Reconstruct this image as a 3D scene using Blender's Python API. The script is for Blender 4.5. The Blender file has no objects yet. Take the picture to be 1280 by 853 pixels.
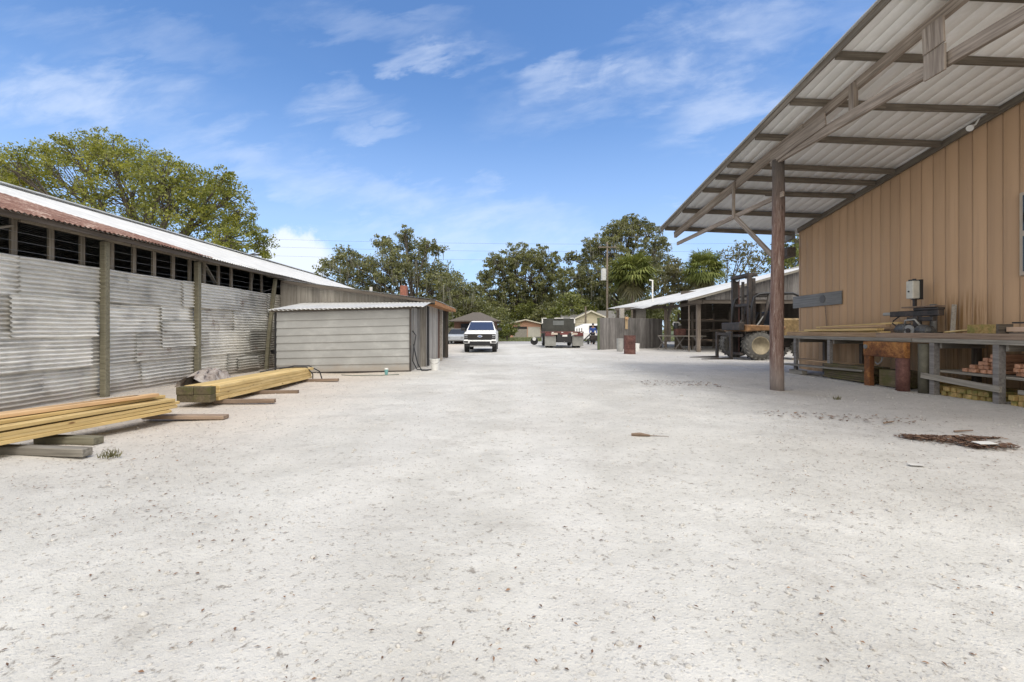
import bpy, bmesh, math, random
import numpy as np
from mathutils import Vector, Matrix
random.seed(7); RNG = np.random.default_rng(11)
S = bpy.context.scene
COL = S.collection
F, CX, CY, H = 570.0, 632.0, 412.0, 1.4
R = math.radians
U = random.uniform
def pt(px, py, Y): return Vector(((px-CX)*Y/F, Y, H+(CY-py)*Y/F))

# ------------------------------------------------------------------ objects
def world_of(o):
    m = o.matrix_basis.copy()
    if o.parent: m = world_of(o.parent) @ o.matrix_parent_inverse @ m
    return m
def adopt(o, parent):
    o.parent = parent; o.matrix_parent_inverse = world_of(parent).inverted()
def tag(o, label, cat, group=None):
    o['label'] = label; o['category'] = cat
    if group: o['group'] = group
    return o
def thing(name, label, cat, loc=(0,0,0), group=None):
    o = bpy.data.objects.new(name, None); COL.objects.link(o); o.location = loc
    return tag(o, label, cat, group)
def kind(o, k): o['kind'] = k; return o
def link(name, me, mat, parent=None, smooth=False):
    if mat: me.materials.append(mat)
    if smooth: me.polygons.foreach_set('use_smooth', [True]*len(me.polygons))
    o = bpy.data.objects.new(name, me); COL.objects.link(o)
    if parent: adopt(o, parent)
    return o
def quads(name, V, mat, parent=None, smooth=False):
    """V: (n,4,3) array of loose quads"""
    n = len(V); me = bpy.data.meshes.new(name)
    me.vertices.add(n*4); me.vertices.foreach_set('co', np.asarray(V, dtype=np.float32).ravel())
    me.loops.add(n*4); me.loops.foreach_set('vertex_index', np.arange(n*4, dtype=np.int32))
    me.polygons.add(n); me.polygons.foreach_set('loop_start', np.arange(0, n*4, 4, dtype=np.int32))
    me.update(calc_edges=True)
    return link(name, me, mat, parent, smooth)
def grid(name, P, mat, parent=None, smooth=True, thick=0):
    """P: (nu,nv,3) array of points"""
    nu, nv = P.shape[:2]; idx = np.arange(nu*nv).reshape(nu, nv)
    q = np.stack([idx[:-1,:-1], idx[1:,:-1], idx[1:,1:], idx[:-1,1:]], -1).reshape(-1, 4)
    me = bpy.data.meshes.new(name); n = len(q)
    me.vertices.add(nu*nv); me.vertices.foreach_set('co', P.astype(np.float32).ravel())
    me.loops.add(n*4); me.loops.foreach_set('vertex_index', q.astype(np.int32).ravel())
    me.polygons.add(n); me.polygons.foreach_set('loop_start', np.arange(0, n*4, 4, dtype=np.int32))
    me.update(calc_edges=True)
    o = link(name, me, mat, parent, smooth)
    if thick:
        s = o.modifiers.new('thickness', 'SOLIDIFY'); s.thickness = thick
    return o
class MB:
    def __init__(s): s.v = []; s.f = []
    def add(s, vs, fs):
        k = len(s.v); s.v += [tuple(v) for v in vs]; s.f += [tuple(i+k for i in f) for f in fs]; return s
    def box(s, x0, x1, y0, y1, z0, z1):
        return s.add([(x,y,z) for z in (z0,z1) for y in (y0,y1) for x in (x0,x1)],
                     [(0,2,3,1),(4,5,7,6),(0,1,5,4),(2,6,7,3),(0,4,6,2),(1,3,7,5)])
    def hexa(s, a):   # 8 points, same order as box
        return s.add(a, [(0,2,3,1),(4,5,7,6),(0,1,5,4),(2,6,7,3),(0,4,6,2),(1,3,7,5)])
    def beam(s, p0, p1, w, h):
        p0 = Vector(p0); p1 = Vector(p1); d = (p1-p0).normalized()
        up = Vector((0,0,1)) if abs(d.z) < .95 else Vector((0,1,0))
        a = d.cross(up).normalized()*w/2; b = a.normalized().cross(d)*h/2
        P = [p+i*a+j*b for p in (p0,p1) for j in (-1,1) for i in (-1,1)]
        return s.hexa(P)
    def tube(s, pts, rad, n=8, cap=True):
        pts = [Vector(p) for p in pts]; k = len(s.v)
        if not hasattr(rad, '__len__'): rad = [rad]*len(pts)
        ref = None
        for i, p in enumerate(pts):
            d = (pts[min(i+1, len(pts)-1)]-pts[max(i-1, 0)]).normalized()
            if ref is None: ref = d.orthogonal().normalized()
            a = (ref-d*ref.dot(d)).normalized(); ref = a; b = d.cross(a)
            for j in range(n):
                t = 2*math.pi*j/n; s.v.append(tuple(p+(a*math.cos(t)+b*math.sin(t))*rad[i]))
        for i in range(len(pts)-1):
            for j in range(n):
                s.f.append((k+i*n+j, k+i*n+(j+1)%n, k+(i+1)*n+(j+1)%n, k+(i+1)*n+j))
        if cap:
            s.f.append(tuple(k+j for j in reversed(range(n)))); s.f.append(tuple(k+(len(pts)-1)*n+j for j in range(n)))
        return s
    def prism(s, poly, axis, a0, a1):
        def P(u, v, w): return {'x':(w,u,v), 'y':(u,w,v), 'z':(u,v,w)}[axis]
        n = len(poly)
        return s.add([P(u,v,a0) for u,v in poly]+[P(u,v,a1) for u,v in poly],
                     [tuple(range(n)), tuple(range(2*n-1,n-1,-1))]+[(i,i+n,(i+1)%n+n,(i+1)%n) for i in range(n)])
    def loft(s, rings, closed=True):
        k = len(s.v); n = len(rings[0])
        for r in rings: s.v += [tuple(p) for p in r]
        for i in range(len(rings)-1):
            for j in range(n):
                s.f.append((k+i*n+j, k+i*n+(j+1)%n, k+(i+1)*n+(j+1)%n, k+(i+1)*n+j))
        if closed:
            s.f.append(tuple(k+j for j in reversed(range(n)))); s.f.append(tuple(k+(len(rings)-1)*n+j for j in range(n)))
        return s
    def build(s, name, mat, parent=None, bevel=0, smooth=False, seg=1):
        me = bpy.data.meshes.new(name); me.from_pydata(s.v, [], s.f)
        bm = bmesh.new(); bm.from_mesh(me); bmesh.ops.recalc_face_normals(bm, faces=bm.faces)
        if bevel:
            bmesh.ops.bevel(bm, geom=[e for e in bm.edges if len(e.link_faces) == 2 and e.calc_face_angle(0) > .6],
                            offset=bevel, segments=seg, affect='EDGES', clamp_overlap=True, profile=.5)
        bm.to_mesh(me); bm.free()
        o = link(name, me, mat, parent, smooth)
        return o
def board(name, p0, p1, w, h, mat, parent=None, bev=.004, roll=0, warp=0):
    """a plank lying along p0-p1; its own x axis runs along the grain"""
    p0 = Vector(p0); p1 = Vector(p1); d = p1-p0; L = d.length; d.normalize()
    up = Vector((0,0,1)) if abs(d.z) < .95 else Vector((0,1,0))
    y = up.cross(d).normalized(); z = d.cross(y)
    bm = bmesh.new(); n = 6 if warp else 1
    rings = []
    for i in range(n+1):
        x = -L/2+L*i/n; wz = warp*(1-(2*i/n-1)**2)
        rings.append([bm.verts.new((x, sy*w/2, sz*h/2+wz)) for sy, sz in ((-1,-1),(1,-1),(1,1),(-1,1))])
    for i in range(n):
        for j in range(4): bm.faces.new((rings[i][j], rings[i][(j+1)%4], rings[i+1][(j+1)%4], rings[i+1][j]))
    bm.faces.new(rings[0][::-1]); bm.faces.new(rings[-1])
    bmesh.ops.recalc_face_normals(bm, faces=bm.faces)
    if bev: bmesh.ops.bevel(bm, geom=[e for e in bm.edges if e.calc_face_angle(0) > .6], offset=bev, segments=1, affect='EDGES')
    me = bpy.data.meshes.new(name); bm.to_mesh(me); bm.free()
    if mat: me.materials.append(mat)
    o = bpy.data.objects.new(name, me); COL.objects.link(o)
    m = Matrix((d, y, z)).transposed().to_4x4() @ Matrix.Rotation(roll, 4, 'X'); m.translation = (p0+p1)/2
    if parent: o.parent = parent; o.matrix_parent_inverse = world_of(parent).inverted()
    o.matrix_basis = m
    return o

# ------------------------------------------------------------------ materials
class N:
    def __init__(s, name):
        s.m = bpy.data.materials.new(name); s.m.use_nodes = True
        s.t = s.m.node_tree; s.b = s.t.nodes['Principled BSDF']; s.out = s.t.nodes['Material Output']
    def n(s, typ, **kw):
        x = s.t.nodes.new(typ)
        for k, v in kw.items(): setattr(x, k, v)
        return x
    def l(s, a, b): s.t.links.new(a, b)
    def put(s, sock, v):
        if hasattr(v, 'is_linked'): s.l(v, sock)
        elif v is not None:
            if hasattr(sock.default_value, '__len__') and not hasattr(v, '__len__'): v = (v,)*len(sock.default_value)
            if hasattr(sock.default_value, '__len__') and len(sock.default_value) == 4 and len(v) == 3: v = tuple(v)+(1,)
            sock.default_value = v
    def coord(s, which='Object', scale=(1,1,1), rnd=True):
        c = s.n('ShaderNodeTexCoord').outputs[which]
        mp = s.n('ShaderNodeMapping'); mp.inputs['Scale'].default_value = scale; s.l(c, mp.inputs['Vector'])
        if rnd:
            r = s.n('ShaderNodeObjectInfo').outputs['Random']
            mu = s.math('MULTIPLY', r, 37.0); s.l(mu, mp.inputs['Location'])
        return mp.outputs[0]
    def world(s, scale=(1,1,1)):
        g = s.n('ShaderNodeNewGeometry').outputs['Position']
        mp = s.n('ShaderNodeMapping'); mp.inputs['Scale'].default_value = scale; s.l(g, mp.inputs['Vector'])
        return mp.outputs[0]
    def island(s): return s.n('ShaderNodeNewGeometry').outputs['Random Per Island']
    def noise(s, vec, scale=1, detail=4, rough=.6, dist=0):
        x = s.n('ShaderNodeTexNoise'); s.l(vec, x.inputs['Vector'])
        x.inputs['Scale'].default_value = scale; x.inputs['Detail'].default_value = detail
        x.inputs['Roughness'].default_value = rough; x.inputs['Distortion'].default_value = dist
        return x.outputs[0]
    def voro(s, vec, scale=1, out='Distance'):
        x = s.n('ShaderNodeTexVoronoi'); s.l(vec, x.inputs['Vector']); x.inputs['Scale'].default_value = scale
        return x.outputs[out]
    def ramp(s, fac, stops, interp='LINEAR'):
        x = s.n('ShaderNodeValToRGB'); s.l(fac, x.inputs[0]); e = x.color_ramp; e.interpolation = interp
        while len(e.elements) < len(stops): e.elements.new(.5)
        for el, (p, c) in zip(e.elements, stops):
            el.position = p; el.color = (c,c,c,1) if not hasattr(c, '__len__') else tuple(c)+(1,)
        return x.outputs[0]
    def math(s, op, a, b=None, c=None, clamp=False):
        x = s.n('ShaderNodeMath', operation=op); x.use_clamp = clamp
        for i, v in enumerate((a, b, c)):
            if v is not None: s.put(x.inputs[i], v)
        return x.outputs[0]
    def mix(s, fac, a, b, blend='MIX'):
        x = s.n('ShaderNodeMix', data_type='RGBA', blend_type=blend)
        s.put(x.inputs[0], fac); s.put(x.inputs[6], a); s.put(x.inputs[7], b)
        return x.outputs[2]
    def sep(s, vec):
        x = s.n('ShaderNodeSeparateXYZ'); s.l(vec, x.inputs[0]); return x.outputs
    def range(s, v, a, b, c=0, d=1, smooth=True):
        x = s.n('ShaderNodeMapRange'); s.put(x.inputs[0], v)
        for i, q in enumerate((a, b, c, d)): x.inputs[i+1].default_value = q
        if smooth: x.interpolation_type = 'SMOOTHSTEP'
        return x.outputs[0]
    def bump(s, h, strength=.3, dist=.01, prev=None):
        x = s.n('ShaderNodeBump'); x.inputs['Strength'].default_value = strength; x.inputs['Distance'].default_value = dist
        s.l(h, x.inputs['Height'])
        if prev: s.l(prev, x.inputs['Normal'])
        return x.outputs[0]
    def done(s, col, rough=.7, metal=0, normal=None, spec=None):
        s.put(s.b.inputs['Base Color'], col); s.put(s.b.inputs['Roughness'], rough); s.put(s.b.inputs['Metallic'], metal)
        if normal: s.l(normal, s.b.inputs['Normal'])
        if spec is not None: s.b.inputs['Specular IOR Level'].default_value = spec
        return s.m

def wood(name, c0, c1, c2, axis=0, fine=24, rough=.8, var=.35, bump=.35, moss=None, knots=False):
    n = N(name); sc = [fine]*3; sc[axis] = 1.1
    v = n.coord('Object', sc); g = n.noise(v, 1, 6, .65, .4)
    col = n.ramp(g, [(.28, c0), (.5, c1), (.74, c2)])
    v2 = n.coord('Object', (1.3,1.3,1.3)); bl = n.noise(v2, 1.2, 3)
    col = n.mix(n.ramp(bl, [(.35, 0), (.7, .5)]), col, tuple(x*.62 for x in c1))
    k = n.ramp(n.island(), [(0, 1-var), (1, 1+var*.5)]); col = n.mix(1, col, k, 'MULTIPLY')
    k2 = n.ramp(n.n('ShaderNodeObjectInfo').outputs['Random'], [(0, 1-var*.6), (1, 1.1)]); col = n.mix(1, col, k2, 'MULTIPLY')
    if knots:
        kv = n.coord('Object', (2.6,9,9)); kd = n.voro(kv, 1)
        col = n.mix(n.ramp(kd, [(.06, .9), (.13, 0)]), col, (.16,.07,.025))
    if moss: col = n.mix(n.ramp(n.noise(v2, 2.6, 5, .7), [(.45, 0), (.62, .85)]), col, moss)
    return n.done(col, rough, 0, n.bump(g, bump, .006), .25)
def plain(name, c, rough=.6, metal=0, var=.12, scale=3, spec=None, bump=0):
    n = N(name); v = n.coord('Object'); f = n.noise(v, scale, 5, .65)
    col = n.mix(n.ramp(f, [(.3, 0), (.7, 1)]), tuple(x*(1-var) for x in c), tuple(min(1, x*(1+var)) for x in c))
    return n.done(col, rough, metal, n.bump(n.noise(v, scale*12, 3), bump, .004) if bump else None, spec)
def galv(name, base=(.52,.52,.51), along=0, metal=.45, rough=.5, rust=0, dark=.55, fs=11):
    n = N(name); sc = [5]*3; sc[along] = .7
    sc = [fs if q == 5 else q for q in sc]
    a = n.noise(n.coord('Object', sc), 1, 6, .75, .4); b = n.noise(n.coord('Object'), 1.6, 5, .65)
    f = n.math('ADD', n.math('MULTIPLY', a, .55), n.math('MULTIPLY', b, .45))
    col = n.ramp(f, [(.34, tuple(x*dark for x in base)), (.5, base), (.66, tuple(min(1, x*1.28) for x in base))])
    kk = n.ramp(n.n('ShaderNodeObjectInfo').outputs['Random'], [(0, .74), (1, 1.14)]); col = n.mix(1, col, kk, 'MULTIPLY')
    mt = metal
    wz = n.sep(n.world())[2]; sp = n.math('ADD', wz, n.math('MULTIPLY', n.noise(n.world((1,1,.3)), 3.5, 5, .7), -.5))
    col = n.mix(n.range(sp, -.18, .10, .6, 0), col, (.30,.25,.20))      # sand splashed up the foot of the cladding
    if rust:
        r = n.ramp(n.noise(n.coord('Object', (1.2,1.2,1.2)), 2.3, 7, .72), [(.62-rust*.3, 0), (.72-rust*.2, 1)])
        col = n.mix(r, col, n.ramp(a, [(.3, (.09,.035,.022)), (.6, (.20,.085,.05)), (.8, (.30,.17,.11))]))
        mt = n.math('MULTIPLY', n.math('SUBTRACT', 1.0, r), metal)
    return n.done(col, rough, mt, n.bump(b, .15, .01))
def rusty(name, c0, c1, c2, scale=2.5, rough=.85):
    n = N(name); v = n.coord('Object')
    f = n.noise(v, scale, 8, .72, .3); g = n.noise(v, scale*7, 4, .7)
    f = n.math('ADD', n.math('MULTIPLY', f, .7), n.math('MULTIPLY', g, .3))
    return n.done(n.ramp(f, [(.36, c0), (.5, c1), (.64, c2)]), rough, .1, n.bump(g, .4, .006))
def leaf(name, c0, c1, c2, trans=.45):
    n = N(name); i = n.island()
    big = n.noise(n.world(), .55, 3)
    f = n.math('ADD', n.math('MULTIPLY', i, .65), n.math('MULTIPLY', n.math('SUBTRACT', big, .5), 1.1)); f = n.math('ADD', f, .17)
    col = n.ramp(f, [(.1, c0), (.5, c1), (.9, c2)])
    d = n.n('ShaderNodeBsdfDiffuse'); t = n.n('ShaderNodeBsdfTranslucent'); n.l(col, d.inputs[0])
    tc = n.mix(1, col, (1.25,1.2,.6), 'MULTIPLY'); n.l(tc, t.inputs[0])
    g = n.n('ShaderNodeBsdfGlossy'); g.inputs['Roughness'].default_value = .45; g.inputs[0].default_value = (.8,.8,.8,1)
    m = n.n('ShaderNodeMixShader'); m.inputs[0].default_value = trans; n.l(d.outputs[0], m.inputs[1]); n.l(t.outputs[0], m.inputs[2])
    m2 = n.n('ShaderNodeMixShader'); m2.inputs[0].default_value = .05; n.l(m.outputs[0], m2.inputs[1]); n.l(g.outputs[0], m2.inputs[2])
    n.l(m2.outputs[0], n.out.inputs[0]); return n.m

GREY_WOOD = wood('weathered_grey_wood', (.10,.092,.078), (.23,.213,.185), (.36,.338,.30))
GREY_WOOD_V = wood('weathered_grey_wood_upright', (.20,.185,.165), (.37,.35,.32), (.50,.475,.44), axis=2, fine=18)
OLD_WOOD_V = wood('old_grey_boards_upright', (.085,.08,.078), (.175,.165,.16), (.27,.255,.247), axis=2, fine=18, var=.3)
PALE_WOOD_V = wood('pale_weathered_wood_upright', (.26,.235,.205), (.43,.40,.36), (.56,.53,.49), axis=2, fine=18, var=.25)
DARK_WOOD = wood('dark_old_wood', (.05,.042,.036), (.115,.098,.083), (.19,.165,.14))
BEAM_WOOD = wood('canopy_beam_wood', (.085,.068,.055), (.22,.182,.15), (.38,.335,.29))
PURLIN_WOOD = wood('canopy_purlin_wood', (.065,.055,.042), (.155,.132,.105), (.25,.215,.175), var=.35)
POST_WOOD = wood('green_grey_post_wood', (.10,.092,.065), (.19,.175,.125), (.27,.255,.19), var=.2)
YELLOW_WOOD = wood('fresh_yellow_pine', (.47,.32,.12), (.62,.455,.205), (.72,.57,.31), fine=16, rough=.7, var=.3, bump=.15, knots=True)
BROWN_WOOD = wood('brown_scrap_wood', (.13,.09,.065), (.24,.175,.13), (.34,.265,.205))
TAN_WOOD = wood('tan_bench_boards', (.20,.125,.075), (.36,.245,.15), (.50,.365,.235), var=.4)
MOSSY_WOOD = wood('mossy_timber', (.055,.044,.028), (.12,.095,.06), (.19,.155,.10), moss=(.085,.085,.03), var=.4)
POST_END = wood('treated_post_wood', (.21,.135,.05), (.37,.255,.105), (.48,.36,.17), var=.5, moss=(.16,.17,.05))
RED_WOOD = wood('reddish_cedar_ends', (.26,.125,.075), (.41,.22,.14), (.55,.34,.23), var=.4)
LOG_WOOD = None
def log_mat():
    n = N('reddish_log'); v = n.coord('Object', (13,13,1.3)); g = n.noise(v, 1.5, 8, .78, .9)
    col = n.ramp(g, [(.34, (.045,.032,.028)), (.46, (.15,.092,.076)), (.55, (.21,.145,.125)), (.64, (.34,.295,.27))])
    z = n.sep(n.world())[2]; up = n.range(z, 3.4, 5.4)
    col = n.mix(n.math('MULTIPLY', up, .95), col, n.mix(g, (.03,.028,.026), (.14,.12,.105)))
    lo = n.range(z, 0, .9, 1, 0); col = n.mix(n.math('MULTIPLY', lo, .55), col, (.30,.28,.265))
    return n.done(col, .85, 0, n.bump(g, .8, .02), .2)
LOG_WOOD = log_mat()
GALV = galv('corrugated_galvanised_steel', (.66,.65,.61), along=1, metal=.0, rough=.5, rust=.0, dark=.42, fs=13)
GALV_RUST = galv('corrugated_steel_rust_spots', (.61,.595,.55), along=1, metal=.0, rough=.55, rust=.14, dark=.42, fs=13)
ROOF_WHITE = galv('pale_metal_roofing', (.52,.52,.51), along=0, metal=.0, rough=.5, dark=.82, fs=3)
ROOF_RUST = rusty('rusted_roof_sheet', (.085,.040,.030), (.20,.105,.078), (.44,.34,.29), 3.4)
LEAN_METAL = galv('ribbed_grey_siding', (.36,.365,.36), along=0, metal=.0, rough=.5, dark=.9, fs=2)
CANOPY_METAL = galv('canopy_sheet_underside', (.86,.855,.83), along=1, metal=.0, rough=.6, dark=.93, fs=4)
BLACK = plain('black_paint', (.018,.018,.02), .45, 0, .2)
BLACK_RUBBER = plain('tyre_rubber', (.028,.028,.029), .85, 0, .3, 6)
DUSTY_RUBBER = plain('dusty_tyre_rubber', (.13,.125,.115), .9, 0, .35, 8, bump=.3)
DARK_STEEL = rusty('dark_mast_steel', (.018,.016,.015), (.042,.036,.033), (.085,.062,.05), 3, .6)
RUST_STEEL = rusty('orange_rusted_steel', (.05,.022,.012), (.17,.065,.022), (.42,.20,.06), 2.6)
RUST_RED = rusty('red_brown_rusted_steel', (.05,.024,.02), (.115,.05,.042), (.19,.10,.085), 2.4)
WHITE_PAINT = plain('white_car_paint', (.80,.81,.82), .25, 0, .02)
WHITE_PLASTIC = plain('white_plastic', (.72,.72,.70), .5, 0, .06)
GREY_PAINT = plain('grey_paint', (.30,.30,.29), .5, 0, .2)
MID_GREY = plain('old_grey_metal', (.20,.20,.20), .5, .4, .35, 6)
ORANGE = plain('worn_orange_paint', (.25,.135,.06), .6, 0, .45, 5)
AMBER = plain('worn_yellow_paint', (.27,.185,.085), .65, 0, .5, 5)
CREAM_RIM = plain('dusty_cream_rim', (.34,.285,.19), .7, 0, .25, 6)
def glass_mat(name, c, rough=.06):
    n = N(name); m = n.done(c, rough); n.b.inputs['Specular IOR Level'].default_value = .8; return m
WINDSCREEN = glass_mat('windscreen_glass', (.02,.035,.085))
DARK_GLASS = glass_mat('dark_window_glass', (.02,.022,.025))
LAMP_GLASS = glass_mat('headlight_glass', (.30,.31,.33), .15)
RED_LAMP = glass_mat('red_lamp', (.13,.022,.02), .4)
PINK_WALL = plain('salmon_wall', (.58,.33,.24), .85, 0, .1)
CREAM_WALL = plain('cream_wall', (.56,.50,.38), .85, 0, .06)
TAN_SIDING = plain('pale_siding', (.50,.46,.39), .85, 0, .06)
PALE_DOOR = plain('pale_garage_door', (.55,.53,.49), .7, 0, .08)
SHINGLE = plain('grey_shingles', (.16,.155,.15), .9, 0, .25, 9)
BROWN_SHINGLE = plain('brown_shingles', (.11,.095,.082), .9, 0, .3, 9)
BRICK_DARK = plain('dark_brick', (.15,.085,.06), .9, 0, .35, 9)
ORANGE_FASCIA = wood('orange_brown_fascia', (.22,.105,.045), (.36,.175,.075), (.45,.25,.12), var=.1)
BARK = plain('oak_bark', (.095,.08,.066), .95, 0, .35, 5, bump=.5)
PALE_BARK = plain('palm_bark', (.20,.165,.125), .95, 0, .4, 7, bump=.6)
CREOSOTE = plain('pole_wood', (.20,.165,.13), .9, 0, .25, 4)

def tan_wall_mat():
    n = N('tan_painted_siding'); w = n.world(); x, y, z = n.sep(w)
    base = n.mix(n.noise(n.world((1,1,.35)), 1.4, 4), (.42,.275,.165), (.475,.318,.197))
    wn = n.n('ShaderNodeTexWhiteNoise', noise_dimensions='1D'); n.l(n.math('FLOOR', n.math('DIVIDE', n.math('SUBTRACT', 16.395, y), .317)), wn.inputs['W'])
    base = n.mix(1, base, n.ramp(wn.outputs[0], [(0, .88), (1, 1.05)]), 'MULTIPLY')
    base = n.mix(n.math('MULTIPLY', n.ramp(n.noise(n.world((0,7,.25)), 1, 5, .7), [(.5, 0), (.75, 1)]), .35), base, (.27,.17,.10))
    # run-down rust and mould streaks on the siding above the saw
    st = n.noise(n.world((0,16,.5)), 1, 4, .7); hgt = n.noise(n.world((0,3.2,0)), 1, 3)
    top = n.math('ADD', 1.75, n.math('MULTIPLY', hgt, 1.0))
    vert = n.math('MULTIPLY', n.math('LESS_THAN', z, 20.0), n.range(n.math('SUBTRACT', z, top), -.35, .18, 1, 0))
    yy = n.math('MULTIPLY', n.range(y, 9.7, 10.15), n.range(y, 11.0, 11.7, 1, 0))
    f = n.math('MULTIPLY', n.math('MULTIPLY', n.ramp(st, [(.42, 0), (.62, 1)]), vert), yy)
    col = n.mix(n.math('MULTIPLY', f, .85), base, (.17,.085,.022))
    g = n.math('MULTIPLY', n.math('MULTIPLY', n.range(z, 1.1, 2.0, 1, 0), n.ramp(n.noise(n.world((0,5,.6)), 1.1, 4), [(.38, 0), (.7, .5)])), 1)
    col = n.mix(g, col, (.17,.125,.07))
    dirt = n.ramp(n.noise(n.world((1,1,1)), 9, 6, .75), [(.62, 0), (.75, .22)]); col = n.mix(dirt, col, (.22,.15,.09))
    return n.done(col, .5, .05, None, .4)
TAN_WALL = tan_wall_mat()

def ground_mat():
    n = N('pale_shell_ground'); w = n.world(); x, y, z = n.sep(w)
    big = n.noise(w, .32, 4, .6); mid = n.noise(w, 1.7, 6, .7); fine = n.noise(w, 17, 6, .75); vf = n.noise(w, 90, 3, .7)
    col = n.mix(n.ramp(mid, [(.32, 0), (.68, 1)]), (.515,.507,.478), (.67,.662,.632))
    col = n.mix(n.ramp(big, [(.36, .55), (.6, 0)]), col, (.41,.395,.365))
    # buff sand along the barn side, greyer towards the right
    lf = n.math('ADD', n.range(x, -1.6, -5.2, 0, 1), n.math('MULTIPLY', n.math('SUBTRACT', mid, .5), .9), None, True)
    lf = n.math('MULTIPLY', lf, n.range(y, 3.5, 7.5))
    col = n.mix(n.math('MULTIPLY', lf, .55), col, (.52,.42,.325))
    rf = n.math('MULTIPLY', n.range(x, 3.0, 7.5), n.math('ADD', .25, n.math('MULTIPLY', big, .5)))
    col = n.mix(n.math('MULTIPLY', rf, .8), col, (.36,.33,.315))
    # tyre tracks running up the drive: smoother and paler
    dk = n.math('MULTIPLY', n.ramp(n.noise(n.world((1,1.6,1)), .75, 7, .72), [(.52, 0), (.68, 1)]), n.ramp(n.noise(w, 7, 4, .7), [(.35, 0), (.6, 1)]))
    col = n.mix(n.math('MULTIPLY', dk, .55), col, (.30,.28,.255))
    tr = n.math('ABSOLUTE', n.math('SUBTRACT', n.math('ABSOLUTE', n.math('ADD', x, n.math('MULTIPLY', big, .8))), .9))
    trk = n.math('MULTIPLY', n.range(tr, .1, .55, 1, 0), .25); col = n.mix(trk, col, (.64,.63,.61))
    sp = n.ramp(fine, [(.35, .9), (.43, 0)]); col = n.mix(sp, col, (.25,.23,.205))
    sp2 = n.ramp(fine, [(.60, 0), (.72, .45)]); col = n.mix(sp2, col, (.72,.70,.67))
    cell = n.voro(w, 26); gate = n.noise(w, 2.2, 3)
    peb = n.math('MULTIPLY', n.ramp(cell, [(.12, 1), (.2, 0)]), n.ramp(gate, [(.46, 0), (.60, .85)]))
    col = n.mix(peb, col, (.36,.34,.31))
    hgt = n.math('ADD', n.math('MULTIPLY', fine, .5), n.math('ADD', n.math('MULTIPLY', mid, .8), n.math('MULTIPLY', vf, .18)))
    hgt = n.math('ADD', hgt, n.math('MULTIPLY', n.ramp(n.voro(w, 34), [(0, 1), (.35, 0)]), .22))
    return n.done(col, .95, 0, n.bump(hgt, .75, .035), .1)
GROUND = ground_mat()
GRASS = plain('rough_grass', (.085,.10,.035), .95, 0, .45, 2.2, bump=.8)
ROAD = plain('pale_old_road', (.40,.395,.39), .9, 0, .08, 1)
STONE = plain('shell_stone', (.43,.415,.39), .95, 0, .35, 40)
def litter_mat(name, a, b, c):
    n = N(name); return n.done(n.ramp(n.island(), [(0, a), (.5, b), (1, c)]), .85)
LITTER = litter_mat('dead_leaves', (.07,.04,.025), (.16,.085,.05), (.28,.17,.10))
CHIPS = litter_mat('bark_chips', (.055,.03,.02), (.13,.068,.042), (.27,.17,.11))
OAK_LEAF = leaf('live_oak_leaves', (.085,.096,.045), (.17,.182,.082), (.27,.275,.13))
OAK_LEAF2 = leaf('mid_oak_leaves', (.092,.102,.044), (.18,.192,.08), (.285,.29,.13))
YELLOW_LEAF = leaf('spring_oak_leaves', (.09,.112,.02), (.205,.222,.036), (.35,.35,.066))
BUSH_LEAF = leaf('bush_leaves', (.085,.105,.032), (.165,.19,.052), (.26,.275,.085))
DRY_LEAF = leaf('olive_leaves', (.09,.086,.044), (.15,.142,.07), (.22,.21,.11))
PALM_LEAF = leaf('palm_leaves', (.09,.115,.034), (.16,.19,.055), (.25,.27,.09), .25)
MOSS = leaf('hanging_moss', (.14,.142,.11), (.20,.20,.155), (.27,.265,.205), .3)

# ------------------------------------------------------------------ setting
def axis_pts(lo, hi, near0, near1, step):
    a = list(np.arange(near0, near1, step)); x, s = near1, step
    while x < hi: a.append(x); s *= 1.3; x += s
    a.append(hi); x, s = near0-step, step; b = []
    while x > lo: b.append(x); s *= 1.3; x -= s
    b.append(lo); return np.array(sorted(b+a))
gx = axis_pts(-1500, 1500, -9, 10, .22); gy = axis_pts(-60, 2600, 1, 22, .22)
X, Y = np.meshgrid(gx, gy, indexing='ij')
def gz(x, y):
    return (.010*np.sin(x*1.3+y*.7)+.008*np.sin(x*2.9-y*1.7+1)+.006*np.sin(x*.6+y*3.1))*np.exp(-((np.abs(x)/14)**4))*np.exp(-((y/40)**4))-.006-.09*np.exp(-((x-6.9)/1.5)**2-((y-11.2)/2.2)**2)
ground = kind(grid('ground', np.stack([X, Y, gz(X, Y)], -1), GROUND), 'structure')
def sheet(name, x0, x1, y0, y1, z, mat): return kind(MB().add([(x0,y0,z),(x1,y0,z),(x1,y1,z),(x0,y1,z)], [(0,1,2,3)]).build(name, mat), 'structure')
sheet('road', -900, 900, 44, 53, .006, ROAD)
lawn = sheet('lawn', -900, 900, 53, 1500, .012, GRASS)

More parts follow.
